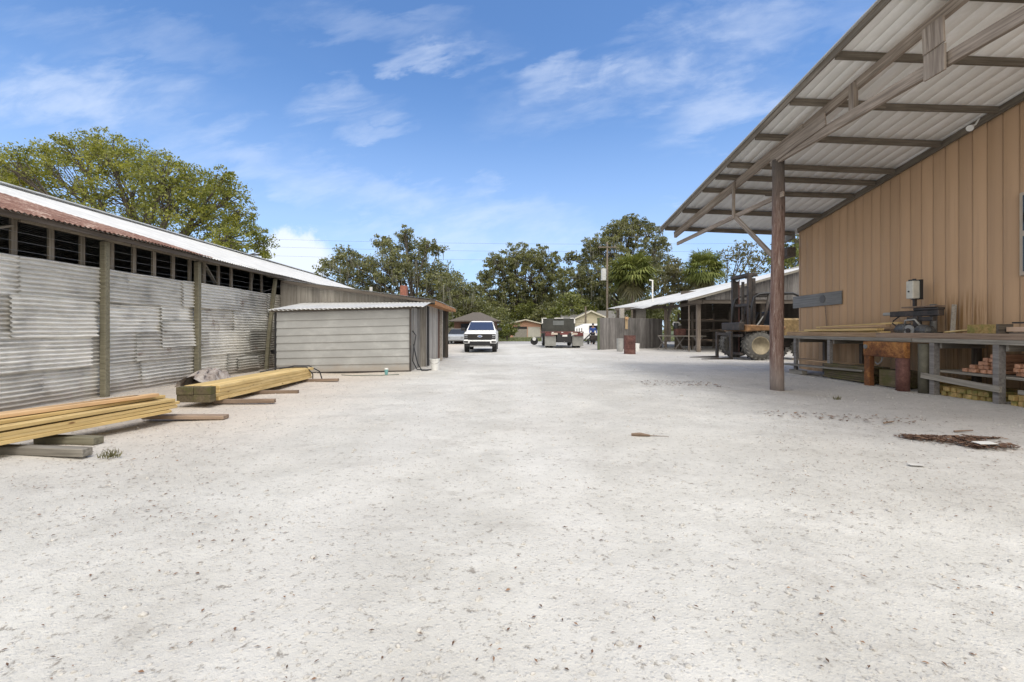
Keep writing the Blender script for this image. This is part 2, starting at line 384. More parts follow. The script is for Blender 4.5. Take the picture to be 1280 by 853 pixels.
# ------------------------------------------------------------------ the corrugated barn
BX = -8.5
barn = thing('corrugated_barn', 'long old barn clad in patched corrugated steel, with open slots under its eave', 'barn', (-13, 15, 0))
def corr_sheet(name, y0, y1, z0, z1, x, mat, tilt=0, wave=.082, amp=.026, curl=0):
    nv = int((z1-z0)/wave*8)+1; nu = 14
    yy = np.linspace(0, y1-y0, nu)[:,None]; zz = np.linspace(0, z1-z0, nv)[None,:]
    ph = U(0, 6); d = amp*np.sin(2*np.pi*zz/wave)+.010*np.sin(yy*U(1.5,3.5)+ph)*np.sin(zz*U(2,5)+ph)
    d = d+.006*np.sin(yy*9+zz*4+ph)*np.sin(zz*7)
    if curl: d = d+curl*np.clip((yy/(y1-y0)-.75)/.25, 0, 1)**2*np.clip(1-zz/(z1-z0)*2, 0, 1)
    Yw = y0+yy+0*zz; Zw = z0+zz+tilt*yy+.004*np.sin(yy*5+ph)
    return grid(name, np.stack([x+d+0*yy, Yw, Zw], -1), mat, barn)
rows = [(0.0,.70,BX), (.66,1.36,BX+.04), (1.32,2.02,BX+.003), (1.98,2.68,BX+.045)]
joints = [[-1,1.8,4.3,6.1,8.25,10.6,12.5,13.9,15.6,18.6], [-1,2.5,5,7.5,9.2,10.4,12.9,15.0,17.2,18.6],
          [-1,1.5,4,6.4,8.6,11.2,12.1,14.2,16.6,18.6], [-1,2,4.8,7.9,10.1,11.9,14.4,16.1,18.6]]
for (z0, z1, x), js in zip(rows, joints):
    for i in range(len(js)-1):
        corr_sheet('wall_sheet', js[i], js[i+1]+.10, z0+(U(-.012,.012) if z0 else -.02), z1+(U(-.012,.012) if z0 < 1.9 else 0), x+.030*(i%2)+U(0,.004),
                   GALV_RUST if random.random() < .25 else GALV, U(-.006,.006), curl=U(.02,.09) if random.random() < .5 else 0)
for y0, y1, z0, z1 in ((7.75,9.35,1.25,2.0), (11.15,12.3,.95,1.62), (14.3,15.5,.12,.5)):     # loose patches nailed over the wall
    corr_sheet('patch_sheet', y0, y1, z0, z1, BX+.095, GALV, U(-.02,.02), curl=.05)
wm = MB()
wm.box(BX-.10, BX-.03, 18.55, 32, 0, 3.47)
wm.build('rear_wall', GREY_WOOD_V, barn)
MB().box(-19.1, -19.0, -1, 32, 0, 3.3).build('back_wall', DARK_WOOD, barn)
def gable(y, name):
    MB().prism([(-19,0),(BX-.12,0),(BX-.12,3.46),(-13.5,5.22),(-19,3.31)], 'y', y, y+.08).build(name, GREY_WOOD_V, barn)
gable(-1, 'end_wall'); gable(31.9, 'end_wall')
# roof: waves run down the slope, so the sheet undulates along the barn
def corr_roof(name, x0, x1, y0, y1, zf, mat, parent, wave=.12, amp=.012, nx=14, edge=None, ripple=.0):
    ny = int((y1-y0)/wave*6)+1
    t = np.linspace(0, 1, nx)[:,None]; yy = np.linspace(y0, y1, ny)[None,:]
    xe = x1 if edge is None else edge(yy)
    xs = x0+.05*np.sin(yy*2.1)*(1-t)*.5+(xe-x0)*t
    z = zf(xs)+amp*np.sin(2*np.pi*yy/wave)+ripple*np.sin(yy*1.1)*np.sin(xs*1.9)-.02*np.maximum(0, np.sin(yy*.9+1))*(1-t)**6
    return grid(name, np.stack([xs, yy+0*t, z], -1), mat, parent)
zb = lambda x: 3.34+.349*(-8.0-x)
corr_roof('roof', -8.0, -13.5, -1.3, 32, zb, ROOF_WHITE, barn, ripple=.008)
corr_roof('roof', -19.2, -13.5, -1.3, 32, lambda x: 3.34+.349*(x+19.0), ROOF_WHITE, barn)
corr_roof('rusty_roof_sheets', -7.93, -13.4, -1.3, 12.35, lambda x: zb(x)+.03, ROOF_RUST, barn, wave=.10, amp=.013, nx=20,
          edge=lambda y: -np.clip(11.8-(y-7.67)*.83+.12*np.sin(y*3), 8.0, 13.4), ripple=.012)
MB().beam((-13.5,-1.3,5.30), (-13.5,32,5.30), .35, .03).build('ridge_cap', ROOF_WHITE, barn)
BARN_BEAM = wood('barn_eave_timber', (.10,.085,.066), (.205,.178,.142), (.30,.27,.225))
y = -1.2
while y < 18.5:                                                   # short lengths of eave beam, not quite in line
    L = U(2.2, 3.4); y2 = min(y+L, 18.55)
    board('eave_beam', (BX+.12, y, 3.345+U(-.025,.02)), (BX+.12, y2-.02, 3.345+U(-.025,.02)), .06, .15, BARN_BEAM, barn); y = y2
board('fascia', (-8.06, -1.2, 3.28), (-8.06, 18.5, 3.28), .03, .09, DARK_WOOD, barn)
for k in range(24):
    yy = -.8+k*.82
    board('rafter', (-8.08, yy, 3.30), (-13.4, yy, 5.13), .05, .12, DARK_WOOD, barn)
for px in (-60,-20,15,62,101,138,166,191,215,236,254,272,288,313,326,355,364):
    yy = F*8.6/(CX-px)
    board('stud', (BX-.08, yy, 2.5), (BX-.08, yy, 3.36), .05, .10, BARN_BEAM, barn)
for (a, b) in ((256, 270), (317, 309)):
    y0, y1 = F*8.6/(CX-a), F*8.6/(CX-b); board('brace', (BX-.14, y0, 3.3), (BX-.17, y1+.25, 2.62), .09, .04, GREY_WOOD, barn)
board('brace', (BX-.05, 7.35, 2.98), (BX-.05, 7.9, 3.2), .08, .04, GREY_WOOD, barn)
for z in (2.78, 2.94, 3.10):
    MB().tube([(BX+.02, -1, z+.01), (BX+.02, 9, z-.01), (BX+.02, 18.5, z)], .004, 4).build('wire', MID_GREY, barn)
def bpost(px, w, lean=0, bow=0):
    yy = F*8.36/(CX-px); pts = [(-8.36+bow*math.sin(t*math.pi)*.2, yy+lean*t**1.5, -.05+3.28*t) for t in np.linspace(0,1,7)]
    m = MB(); rings = []
    for p in pts: rings.append([(p[0]+w/2*a, p[1]+w/2*b, p[2]) for a, b in ((-1,-1),(1,-1),(1,1),(-1,1))])
    m.loft(rings).build('post', POST_WOOD, barn, bevel=.012)
bpost(131, .125); bpost(247, .13); bpost(333, .115, lean=.62, bow=.1)
bpost(-160, .125); bpost(-700, .125)
tag(MB().box(-8.40, -8.28, 16.32, 16.44, .52, .66).build('outlet_box', BLACK, None, .008), 'small black outlet box on the last barn post', 'outlet box')

# ------------------------------------------------------------------ wooden shed built onto the barn
shed = thing('board_shed', 'weathered board shed with low single pitch roof built against the barn', 'shed', (-5.5, 19, 0))
zs = lambda x: 2.43+.132*(-2.55-x)
def vboards(name, p, q, z0f, z1f, w, mat, parent, t=.025, gap=.006, jit=.01):
    """upright planks from p to q (plan), each one a closed slat"""
    m = MB(); p = Vector(p); q = Vector(q); L = (q-p).length; d = (q-p)/L; nrm = Vector((-d.y, d.x))
    s = 0
    while s < L-.03:
        w2 = min(w*U(.85,1.12), L-s); a = p+d*(s+gap/2); b = p+d*(s+w2-gap/2); o = nrm*U(-jit,jit); o2 = o+nrm*t
        z0 = z0f+U(-.01,.015); za = z1f(a) if callable(z1f) else z1f; zbq = z1f(b) if callable(z1f) else z1f; k = U(-.01,.01)
        m.hexa([(a.x+o.x,a.y+o.y,z0),(b.x+o.x,b.y+o.y,z0),(a.x+o2.x,a.y+o2.y,z0),(b.x+o2.x,b.y+o2.y,z0),
                (a.x+o.x,a.y+o.y,za+k),(b.x+o.x,b.y+o.y,zbq+k),(a.x+o2.x,a.y+o2.y,za+k),(b.x+o2.x,b.y+o2.y,zbq+k)])
        s += w2
    return m.build(name, mat, parent)
vboards('front_wall', (-8.4,17.0), (-2.97,17.0), 0, lambda p: zs(p.x)-.05, .30, PALE_WOOD_V, shed)
vboards('side_wall', (-2.95,17.03), (-2.95,19.9), 0, 2.36, .34, PALE_WOOD_V, shed)
vboards('door', (-2.97,19.93), (-2.97,20.55), .02, 2.2, .3, wood('red_brown_door', (.07,.035,.025), (.14,.07,.05), (.20,.12,.09), axis=2), shed)
board('door_post', (-2.93,20.7,0), (-2.93,20.7,2.36), .14, .14, PALE_WOOD_V, shed)
board('door_post', (-2.93,22.7,0), (-2.93,22.7,2.36), .14, .14, DARK_WOOD, shed)
vboards('side_wall', (-3.15,20.85), (-3.15,22.6), 0, 2.36, .3, DARK_WOOD, shed)
vboards('back_wall', (-8.4,22.9), (-2.97,22.9), 0, lambda p: zs(p.x)-.05, .3, GREY_WOOD_V, shed)
corr_roof('roof', -2.55, -8.3, 16.62, 23.2, lambda x: zs(x)+.045, ROOF_WHITE, shed, wave=.2)
board('rake_board', (-2.56,16.64,zs(-2.56)-.035), (-8.2,16.64,zs(-8.2)-.035), .03, .10, DARK_WOOD, shed)
board('fascia', (-2.55,16.62,2.36), (-2.55,23.2,2.36), .03, .15, ORANGE_FASCIA, shed)
board('soffit', (-2.74,16.66,2.30), (-2.74,23.2,2.30), .34, .02, ORANGE_FASCIA, shed)
ch = MB().box(-5.0,-4.70,21.6,21.9,2.6,3.48).build('chimney', plain('red_brick', (.25,.10,.07), .9, 0, .3, 14), shed, .01)
MB().tube([(-6.2,21,2.8),(-6.2,21,3.35)], .07, 10).build('vent_pipe', ROOF_WHITE, shed)
MB().tube([(-2.87,16.90,.05),(-2.87,16.90,2.25)], .045, 8).build('downpipe', BLACK, shed)

lean = thing('metal_lean_to', 'low lean-to faced with horizontal ribbed grey metal, against the board shed', 'lean-to', (-5.2, 15, 0))
def lean_wall():
    a = Vector((-7.25,14.4)); b = Vector((-3.19,15.2)); prof = []; z = .0
    while z < 1.98:
        prof += [(z,.034),(z+.205,.012),(z+.226,.010),(z+.2355,.034)]; z += .236
    prof = [(min(q,1.98), d) for q, d in prof]; nu = 24
    P = np.zeros((nu, len(prof), 3)); nrm = Vector((b.y-a.y, -(b.x-a.x))).normalized()
    for i in range(nu):
        t = i/(nu-1); c = a.lerp(b, t)
        for j, (q, d) in enumerate(prof):
            o = d+.006*math.sin(t*9+q*2)
            P[i,j] = (c.x+nrm.x*o, c.y+nrm.y*o, q*(1+.075*t)+.02)
    grid('front_wall', P, LEAN_METAL, lean, smooth=False)
    MB().beam((a.x,a.y-.03,0), (a.x,a.y-.03,1.98), .05, .05).build('corner_trim', BLACK, lean)
    MB().beam((b.x+.02,b.y-.03,0), (b.x+.02,b.y-.03,2.1), .05, .05).build('corner_trim', DARK_STEEL, lean)
    MB().beam((a.x,a.y-.02,.015), (b.x,b.y-.02,.015), .06, .05).build('bottom_trim', DARK_STEEL, lean)
    MB().beam((a.x-.1,a.y-.1,1.985), (b.x+.1,b.y-.1,2.12), .06, .08).build('eave_rail', DARK_WOOD, lean)
    vboards('side_wall', (b.x,b.y+.05), (b.x+.02,16.95), 0, 2.15, .3, GREY_WOOD_V, lean)
    nx = 260; tt = np.linspace(0,1,nx)[:,None]; s = np.linspace(0,1,8)[None,:]
    x = -7.45+4.75*tt; y0 = 14.2+.80*tt; z0 = 2.0+.17*tt
    yy = y0+(16.98-y0)*s; zz = z0+(.40-.13*tt)*s+.012*np.sin(tt*2*np.pi*36)-.03*np.sin(tt*14)**2*(1-s)**2*.6
    grid('roof', np.stack([x+0*s, yy, zz], -1), ROOF_WHITE, lean, thick=.006)
lean_wall()

# ------------------------------------------------------------------ lumber by the barn
def stack(y0, y1, xa, xb, nx, layers, z0, th, label, group, mat, skew=0):
    w = (xb-xa)/nx
    for j in range(layers):
        for i in range(nx):
            if j == layers-1 and i == nx-1: continue
            x = xa+w*(i+.5)+U(-.006,.006); e0 = U(-.05,.05); e1 = U(-.14,.06); z = z0+th*(j+.5)
            o = board('plank', (x-skew*1+U(-.008,.008), y0+e0, z), (x+U(-.008,.008), y1+e1, z), w-.010, th-.009, mat, None, .004, warp=U(-.008,.012))
            tag(o, label, 'plank', group)
stack(2.2, 7.02, -5.52, -5.04, 3, 5, .14, .052, 'long yellow pine plank in the nearer lumber stack beside the barn', 'yellow planks in the nearer stack', YELLOW_WOOD, .86)
for k in range(2):
    tag(board('plank', (-5.75+.15*k-.3,4.4,.426+.0), (-5.33+.12*k,6.6+.2*k,.426), .13, .045, wood('pinkish_pine', (.46,.27,.13), (.60,.40,.22), (.68,.50,.31), fine=14, var=.1), None, .004),
        'pinkish plank lying loose on top of the nearer lumber stack', 'plank', 'loose planks on the nearer stack')
for j in range(4):
    for i in range(4):
        x = -5.85+.157*i
        o = board('timber', (x+U(-.01,.01), 8.42+U(-.05,.05), .12+.07*j), (x+.06+U(-.01,.01), 12.35+U(-.12,.1), .12+.07*j), .15, .066, YELLOW_WOOD, None, .004)
        tag(o, 'yellow timber in the farther stack behind its dark butt end', 'timber', 'yellow timbers in the farther stack')
        z = .12+.07*j
        if i < 1: continue
for j in range(2):
    for i in range(2):
        o = board('timber', (-5.76+.31*i, 8.18+U(-.01,.01), .155+.14*j), (-5.76+.31*i, 8.345, .155+.14*j), .305, .136, MOSSY_WOOD, None, .006)
        tag(o, 'dark mossy block closing the front end of the farther lumber stack', 'timber block', 'mossy blocks at the stack end')
for pts in ([(-5.98,11.1,.36),(-5.8,11.5,.42),(-5.5,11.9,.415),(-5.28,12.1,.40),(-5.18,12.25,.2),(-5.2,12.3,.03)],
            [(-5.95,12.0,.35),(-5.7,12.3,.42),(-5.35,12.42,.41),(-5.1,12.5,.25),(-5.05,12.55,.03)]):
    tag(MB().tube(pts, .016, 6).build('cable', BLACK, None, smooth=True), 'black cable looped over the far end of the yellow timbers', 'cable', 'cables over the timber stack')
for p0, p1, w, h, m, lb in (
    ((-5.75,5.15,.05), (-4.60,5.02,.05), .12, .09, GREY_WOOD, 'grey square timber on the ground under the nearest end of the yellow planks'),
    ((-5.75,5.62,.05), (-4.95,5.55,.05), .14, .09, POST_WOOD, 'greenish wood bearer half hidden beneath the nearer plank stack'),
    ((-5.6,7.08,.045), (-4.36,7.12,.035), .16, .06, BROWN_WOOD, 'brown plank lying on the sand between the two lumber stacks'),
    ((-5.5,8.60,.04), (-4.38,8.66,.045), .10, .075, BROWN_WOOD, 'short brown bearer with a square cut end beside the farther stack'),
    ((-5.5,9.85,.04), (-4.52,9.95,.04), .10, .075, BROWN_WOOD, 'brown bearer under the middle of the farther lumber stack'),
    ((-5.6,12.1,.04), (-4.5,12.3,.04), .12, .07, BROWN_WOOD, 'brown bearer under the far end of the farther lumber stack')):
    tag(board('bearer_timber', p0, p1, w, h, m, None, .008), lb, 'bearer')
# crumpled sheet behind the farther stack
nu, nv = 34, 16; u = np.linspace(0,1,nu)[:,None]; v = np.linspace(0,1,nv)[None,:]
hh = .40*np.sin(np.pi*v)**.55*(.65+.35*np.sin(u*np.pi))
cr = .03*np.sin(u*31+v*5)+.03*np.sin(u*17-v*19)+.02*np.sin(v*27+u*9)
P = np.stack([-8.1+.7*v+cr, 11.15+1.15*u+.1*v+cr, hh*1.0+cr*.8+.0*u-.03], -1)
nm = N('stained_plastic'); f = nm.noise(nm.coord('Object'), 5, 6, .75)
TARP = nm.done(nm.ramp(f, [(.35, (.17,.13,.11)), (.5, (.33,.285,.255)), (.62, (.46,.43,.40)), (.68, (.24,.10,.08))]), .55)
tag(grid('plastic_sheet', P, TARP), 'crumpled stained plastic sheet heaped against the barn wall behind the lumber', 'plastic sheet')

# cup, bucket, hoses by the lean-to
cup = thing('tumbler', 'teal tumbler with pale lid standing in front of the metal lean-to', 'tumbler', (-3.7,14.15,0))
MB().tube([(-3.7,14.15,0),(-3.7,14.15,.16)], [.045,.06], 14).build('cup', plain('teal_plastic', (.16,.36,.36), .4), cup)
MB().tube([(-3.7,14.15,.16),(-3.7,14.15,.20)], [.062,.05], 14).build('lid', WHITE_PLASTIC, cup)
bk = thing('bucket', 'white plastic bucket at the corner of the board shed', 'bucket', (-2.43,15.7,0))
MB().tube([(-2.43,15.7,0),(-2.43,15.7,.36),(-2.43,15.7,.37),(-2.43,15.7,.40),(-2.43,15.7,.40),(-2.43,15.7,.06)], [.135,.165,.178,.178,.155,.125], 18).build('pail', WHITE_PLASTIC, bk)
MB().tube([(-2.43+.175*math.cos(a),15.7-.05-.10*math.sin(a),.36-.14*math.sin(a)) for a in np.linspace(0,math.pi,10)], .005, 5).build('handle', MID_GREY, bk)
for k, pts in enumerate(([(-3.12,15.3,1.35),(-3.0,15.25,1.2),(-3.06,15.2,.8),(-3.1,15.2,.35),(-2.95,15.2,.06),(-2.7,15.4,.03),(-2.55,15.6,.025)],
            [(-3.1,15.35,.9),(-3.02,15.25,.6),(-2.95,15.3,.25),(-2.8,15.25,.03),(-2.6,15.35,.03)])):
    tag(MB().tube(pts, .02, 6).build('hose', BLACK, None, smooth=True), ('long black hose hanging beside the lean-to and trailing to the bucket', 'short black hose slumped low at the lean-to corner')[k], 'hose')
tag(MB().tube([(-5.0,13.9,.015),(-4.6,13.7,.012),(-4.1,13.85,.012),(-3.75,13.8,.012),(-3.3,14.1,.012)], .012, 5).build('hose', plain('green_grey_hose', (.12,.15,.12), .6), None, smooth=True), 'thin greenish hose lying on the sand before the lean-to', 'hose')

# ------------------------------------------------------------------ the tan building with its canopy
TX = 10.6
tan = thing('metal_building', 'tan ribbed building with a wide open canopy on a reddish log post', 'building', (10.6, 10, 0))
zr = lambda x, y: 5.05-.165*(y-16.4)+.04*(10.6-x)          # underside of the canopy sheets
def tan_wall():
    prof = []; y = 16.4; Y1 = 1.0
    while y > Y1:
        prof += [(y,0),(y-.006,-.030),(y-.022,-.030),(y-.030,.004),(y-.050,.004),(y-.058,0)]; y -= .317
    P = np.zeros((len(prof), 2, 3))
    for i, (q, d) in enumerate(prof):
        P[i,0] = (TX-d, q, -.05); P[i,1] = (TX-d, q, zr(TX, q)-.03)
    grid('wall', P, TAN_WALL, tan, smooth=False)
tan_wall()
MB().box(TX+.02, 22, 16.3, 16.4, 0, 5.0).box(21.9, 22, 1, 16.3, 0, 5.5).build('end_wall', TAN_WALL, tan)
board('corner_trim', (TX+.02,16.43,0), (TX+.02,16.43,5.05), .06, .08, TAN_WALL, tan)
# canopy sheets: shallow ribs running down the slope
def canopy():
    x0, x1, y0, y1 = 5.78, 22.0, 2.6, 17.0
    prof = []; x = x0; k = 0
    while x < x1:
        prof += [(x,0),(x+.13,0),(x+.135,.004),(x+.150,.004),(x+.155,0)]; x += .30; k += 1
    P = np.zeros((len(prof), 2, 3))
    for i, (q, d) in enumerate(prof):
        P[i,0] = (q+.12*(y1-y0)/14*0, y0, zr(q, y0)+d); P[i,1] = (q, y1, zr(q, y1)+d)
    P[0,0,0] = 6.45
    # the outer edge drifts inward a little towards the near end
    for i in range(len(prof)):
        t = max(0, 1-(prof[i][0]-x0)/1.2); P[i,0,0] += .45*t if i else 0
    grid('canopy_roof', P, CANOPY_METAL, tan, smooth=False, thick=.002)
canopy()
for k, yy in enumerate((16.75,15.2,13.75,12.95,12.3,11.0,9.72,8.43,7.15,5.9,4.6,3.3)):
    xo = 5.85+.42*(16.9-yy)/14
    p0 = (xo, yy, zr(xo, yy)-.075+U(-.006,.006)); p1 = (TX-.05, yy, zr(TX, yy)-.075)
    if k in (2, 6):                      # two purlins are spliced from two lengths
        c = U(7.9,8.6); pm = (c, yy, zr(c, yy)-.075); board('purlin', p0, pm, .055, .135, PURLIN_WOOD, tan)
        pm2 = (c-.3, yy+.06, zr(c, yy)-.075); board('purlin', pm2, p1, .055, .135, PURLIN_WOOD, tan)
    else: board('purlin', p0, p1, .06, .14, PURLIN_WOOD, tan)
board('rake_board', (5.79,17.0,zr(5.79,17.0)-.05), (6.25,2.6,zr(6.25,2.6)-.05), .035, .16, PURLIN_WOOD, tan)
board('rake_trim', (5.74,17.02,zr(5.79,17.0)+.015), (6.20,2.6,zr(6.25,2.6)+.015), .06, .025, ROOF_WHITE, tan)
board('wall_plate', (TX-.09,16.4,zr(TX,16.4)-.10), (TX-.09,2.6,zr(TX,2.6)-.10), .05, .16, PURLIN_WOOD, tan)
bx = 6.66
bxa = lambda y: 6.55+.075*(13-y)
zbm = lambda y: zr(bxa(y), y)-.15                    # underside of the purlins above the truss
bp = lambda y, z, o=0: (bxa(y)+o, y, z)
board('top_chord', bp(16.85,zbm(16.85)-.11), bp(10.3,zbm(10.3)-.11), .09, .22, BEAM_WOOD, tan)
board('top_chord', bp(10.9,zbm(10.9)-.10,.02), bp(3.2,zbm(3.2)-.10,.02), .09, .19, BEAM_WOOD, tan)
board('bottom_chord', bp(11.35,5.55,-.05), bp(3.2,5.72,-.05), .08, .21, BEAM_WOOD, tan)
board('splice_plate', bp(11.3,5.62,-.11), bp(9.55,5.82,-.11), .03, .30, BEAM_WOOD, tan)
board('spacer', bp(8.95,5.62,-.03), bp(8.95,zbm(8.95)-.05,-.03), .09, .14, BEAM_WOOD, tan)
for k in range(2): board('gusset', bp(7.28-.02*k,5.45+.42*k,-.13-.03*k), bp(7.28,5.87+.42*k,-.13-.03*k), .04, .36, BEAM_WOOD, tan)
board('tie', bp(16.6,4.52,-.03), bp(10.95,4.66,-.03), .05, .12, BEAM_WOOD, tan)
board('hanger', bp(12.95,4.55,-.08), bp(12.95,zbm(12.95)-.05,-.08), .05, .10, BEAM_WOOD, tan)
board('knee_brace', bp(12.9,4.58,-.06), bp(11.2,3.12,-.04), .05, .12, BEAM_WOOD, tan)
m = MB(); rings = []
for t in np.linspace(0,1,14):
    z = -.18+t*5.72; r = .155-.022*t; rr = []
    for j in range(16):
        a = 2*math.pi*j/16; q = r*(1+.07*math.sin(3*a+z*.7)+.04*math.sin(7*a+z*2.3))
        rr.append((bx+q*math.cos(a)-.015*math.sin(z), 11.17+q*math.sin(a), z))
    rings.append(rr)
m.loft(rings).build('log_post', LOG_WOOD, tan, smooth=True)
board('beam_end', (10.38,16.55,4.22), (10.38,17.2,4.22), .32, .34, DARK_WOOD, tan)
board('eave_tail', (10.55,16.7,4.86), (10.55,17.25,4.80), .12, .26, GREY_WOOD, tan)
wf = MB().box(TX-.06,TX+.02,8.2,9.36,2.5,4.2).build('window', plain('dull_cream_frame', (.42,.36,.29), .6), tan, .008)
for q in range(2):
    MB().box(TX-.075,TX-.062,8.28,9.28,2.58+.83*q,3.30+.83*q).build('pane', DARK_GLASS, wf)
fl = thing('floodlight', 'small white floodlight on the canopy plate above the tan wall', 'floodlight', (10.42,10.0,6.0))
MB().tube([(10.44,10.05,6.05),(10.36,10.05,5.92),(10.28,10.05,5.87)], .018, 8).build('arm', WHITE_PLASTIC, fl)
MB().tube([(10.29,10.05,5.88),(10.20,10.02,5.82)], [.035,.07], 12).build('lamp_head', WHITE_PLASTIC, fl)
pw = pt(1050,372,14.3)
sb = tag(board('sign_board', (TX-.05,16.72,2.38), (TX-.05,14.3,2.41), .035, .42, wood('faded_grey_board', (.13,.13,.13), (.19,.19,.185), (.25,.25,.245), var=.1), None, .006), 'faded grey board fixed to the corner of the tan wall with a dark round mark', 'board')
MB().tube([(TX-.072,15.15,2.41),(TX-.085,15.15,2.41)], .13, 20).build('round_mark', plain('dark_grey_mark', (.115,.115,.115), .8), sb)
tag(MB().tube([(TX-.06,15.05,2.2),(TX-.05,15.0,1.7),(TX-.07,14.95,1.35)], .014, 6).build('cord', BROWN_WOOD, None), 'thin brown cord hanging below the grey board on the tan wall', 'cord')

# ------------------------------------------------------------------ bench along the tan wall
bench = thing('timber_workbench', 'long grey timber workbench running along the tan wall', 'workbench', (9.8, 11, 0))
FX = 9.25
board('bench_top', (FX+.03,15.2,1.155), (FX+.03,10.4,1.155), .06, .09, GREY_WOOD, bench)
board('bench_top', (FX+.03,10.38,1.155), (FX+.03,6.2,1.155), .06, .09, GREY_WOOD, bench)
for k in range(5): board('deck_board', (9.40+.24*k,15.2+U(-.1,.1),1.175), (9.40+.24*k,6.2,1.175), .23, .04, TAN_WOOD if k%2 else GREY_WOOD, bench)
for yy, w in ((14.65,.09), (13.12,.09), (9.92,.13), (8.62,.14), (7.2,.13)):
    board('leg', (FX+.08,yy,-.05), (FX+.08,yy,1.11), w, .11, OLD_WOOD_V, bench); board('leg', (10.35,yy+.1,0), (10.35,yy+.1,1.11), .12, .12, DARK_WOOD, bench)
    board('cross_rail', (FX+.10,yy-.12,1.05), (10.4,yy-.02,1.05), .05, .12, GREY_WOOD, bench)
board('shelf', (9.32,15.25,.25), (9.32,11.7,.33), .36, .045, GREY_WOOD, bench)
board('shelf', (9.75,15.2,.42), (9.75,12.6,.42), .40, .04, TAN_WOOD, bench)
board('shelf', (9.62,10.0,.50), (9.62,6.4,.47), .44, .05, GREY_WOOD, bench); board('shelf', (10.06,10.0,.50), (10.06,6.4,.47), .40, .05, GREY_WOOD, bench)
board('low_rail', (FX-.02,10.12,.385), (FX-.02,8.50,.275), .05, .12, GREY_WOOD, bench)
board('low_rail', (FX-.02,8.2,.27), (FX-.02,6.4,.25), .05, .08, GREY_WOOD, bench)
board('foot_block', (9.25,14.75,.06), (9.25,14.1,.06), .16, .12, GREY_WOOD, bench)
# boards lying on the bench
for p0, p1, w, h, m, lb in (
    ((9.40,15.1,1.26),(9.46,11.5,1.26),.18,.12,TAN_WOOD,'thick tan board along the front of the bench top, left of the saw'),
    ((9.68,14.9,1.27),(9.76,11.7,1.28),.26,.14,YELLOW_WOOD,'wide pale board under the loose planks on the bench'),
    ((9.52,14.4,1.365),(9.66,11.75,1.40),.20,.06,YELLOW_WOOD,'pale yellow plank on top of the boards left of the saw'),
    ((9.66,13.9,1.44),(9.82,11.7,1.50),.16,.055,TAN_WOOD,'tan plank second from the top of the pile left of the saw'),
    ((9.80,14.3,1.46),(9.95,11.5,1.565),.14,.045,YELLOW_WOOD,'topmost thin pale plank left of the saw'),
    ((9.95,13.0,1.30),(10.1,11.4,1.40),.16,.08,BROWN_WOOD,'dark brown offcut reaching under the saw from the plank pile'),
    ((9.36,11.45,1.26),(9.40,8.2,1.26),.14,.12,BROWN_WOOD,'long brown board lying along the bench below the saw'),
    ((9.62,9.9,1.235),(9.62,6.6,1.235),.20,.07,YELLOW_WOOD,'yellowish board on the bench right of the saw'),
    ((9.9,8.9,1.40),(9.9,6.4,1.40),.26,.09,wood('pale_pink_board', (.40,.27,.19), (.53,.38,.28), (.62,.47,.36), var=.1),'pale pinkish board at the right end of the bench'),
    ((9.8,8.75,1.275),(9.8,6.4,1.275),.30,.14,DARK_WOOD,'dark board under the pale pinkish board on the bench'),
    ((10.0,10.3,1.34),(9.95,9.6,1.40),.18,.03,YELLOW_WOOD,'short pale offcut leaning toward the wooden box')):
    tag(board('bench_board', p0, p1, w, h, m, None, .004), lb, 'board')
bxw = thing('wooden_box', 'yellowish wooden block with dark end on the bench right of the saw', 'wooden box', (9.8,9.2,1.2))
MB().box(9.66,9.94,8.98,9.55,1.272,1.50).build('side', POST_END, bxw, .005); MB().box(9.655,9.945,8.93,8.977,1.272,1.505).build('end_panel', DARK_WOOD, bxw)
clp = tag(MB().beam((9.95,8.95,1.53),(9.95,8.45,1.53),.03,.03).beam((9.95,8.55,1.53),(9.95,8.55,1.44),.03,.03).build('clamp_bar', DARK_STEEL), 'thin dark clamp bar on top of the pale board at the bench end', 'clamp')

# rusty steel stand at the bench front
rs = thing('steel_stand', 'orange rusted steel portal stand in front of the bench below the saw', 'stand', (9.15,10.9,0))
MB().box(9.05,9.20,10.36,11.55,.74,1.10).build('top_beam', RUST_STEEL, rs, .012)
MB().box(9.06,9.19,11.36,11.53,-.02,.74).build('leg', RUST_STEEL, rs, .01)
MB().tube([(9.12,10.47,-.03),(9.12,10.47,.74)], .13, 16).build('leg', RUST_RED, rs, smooth=True)
MB().tube([(9.05,11.45,.97),(9.02,11.45,.97)], .055, 14).build('pulley', MID_GREY, rs)
MB().tube([(9.1,11.0,.74),(9.08,11.02,.62),(9.05,11.1,.55),(9.06,11.17,.60)], .014, 6).build('hook', MID_GREY, rs)
tag(MB().tube([(9.33,10.15,-.05),(9.33,10.15,1.08)], .12, 14).build('steel_pipe', plain('mossy_pipe', (.085,.08,.06), .8, 0, .4, 5), None, smooth=True), 'thick mossy upright pipe beside the rusty steel stand', 'pipe')
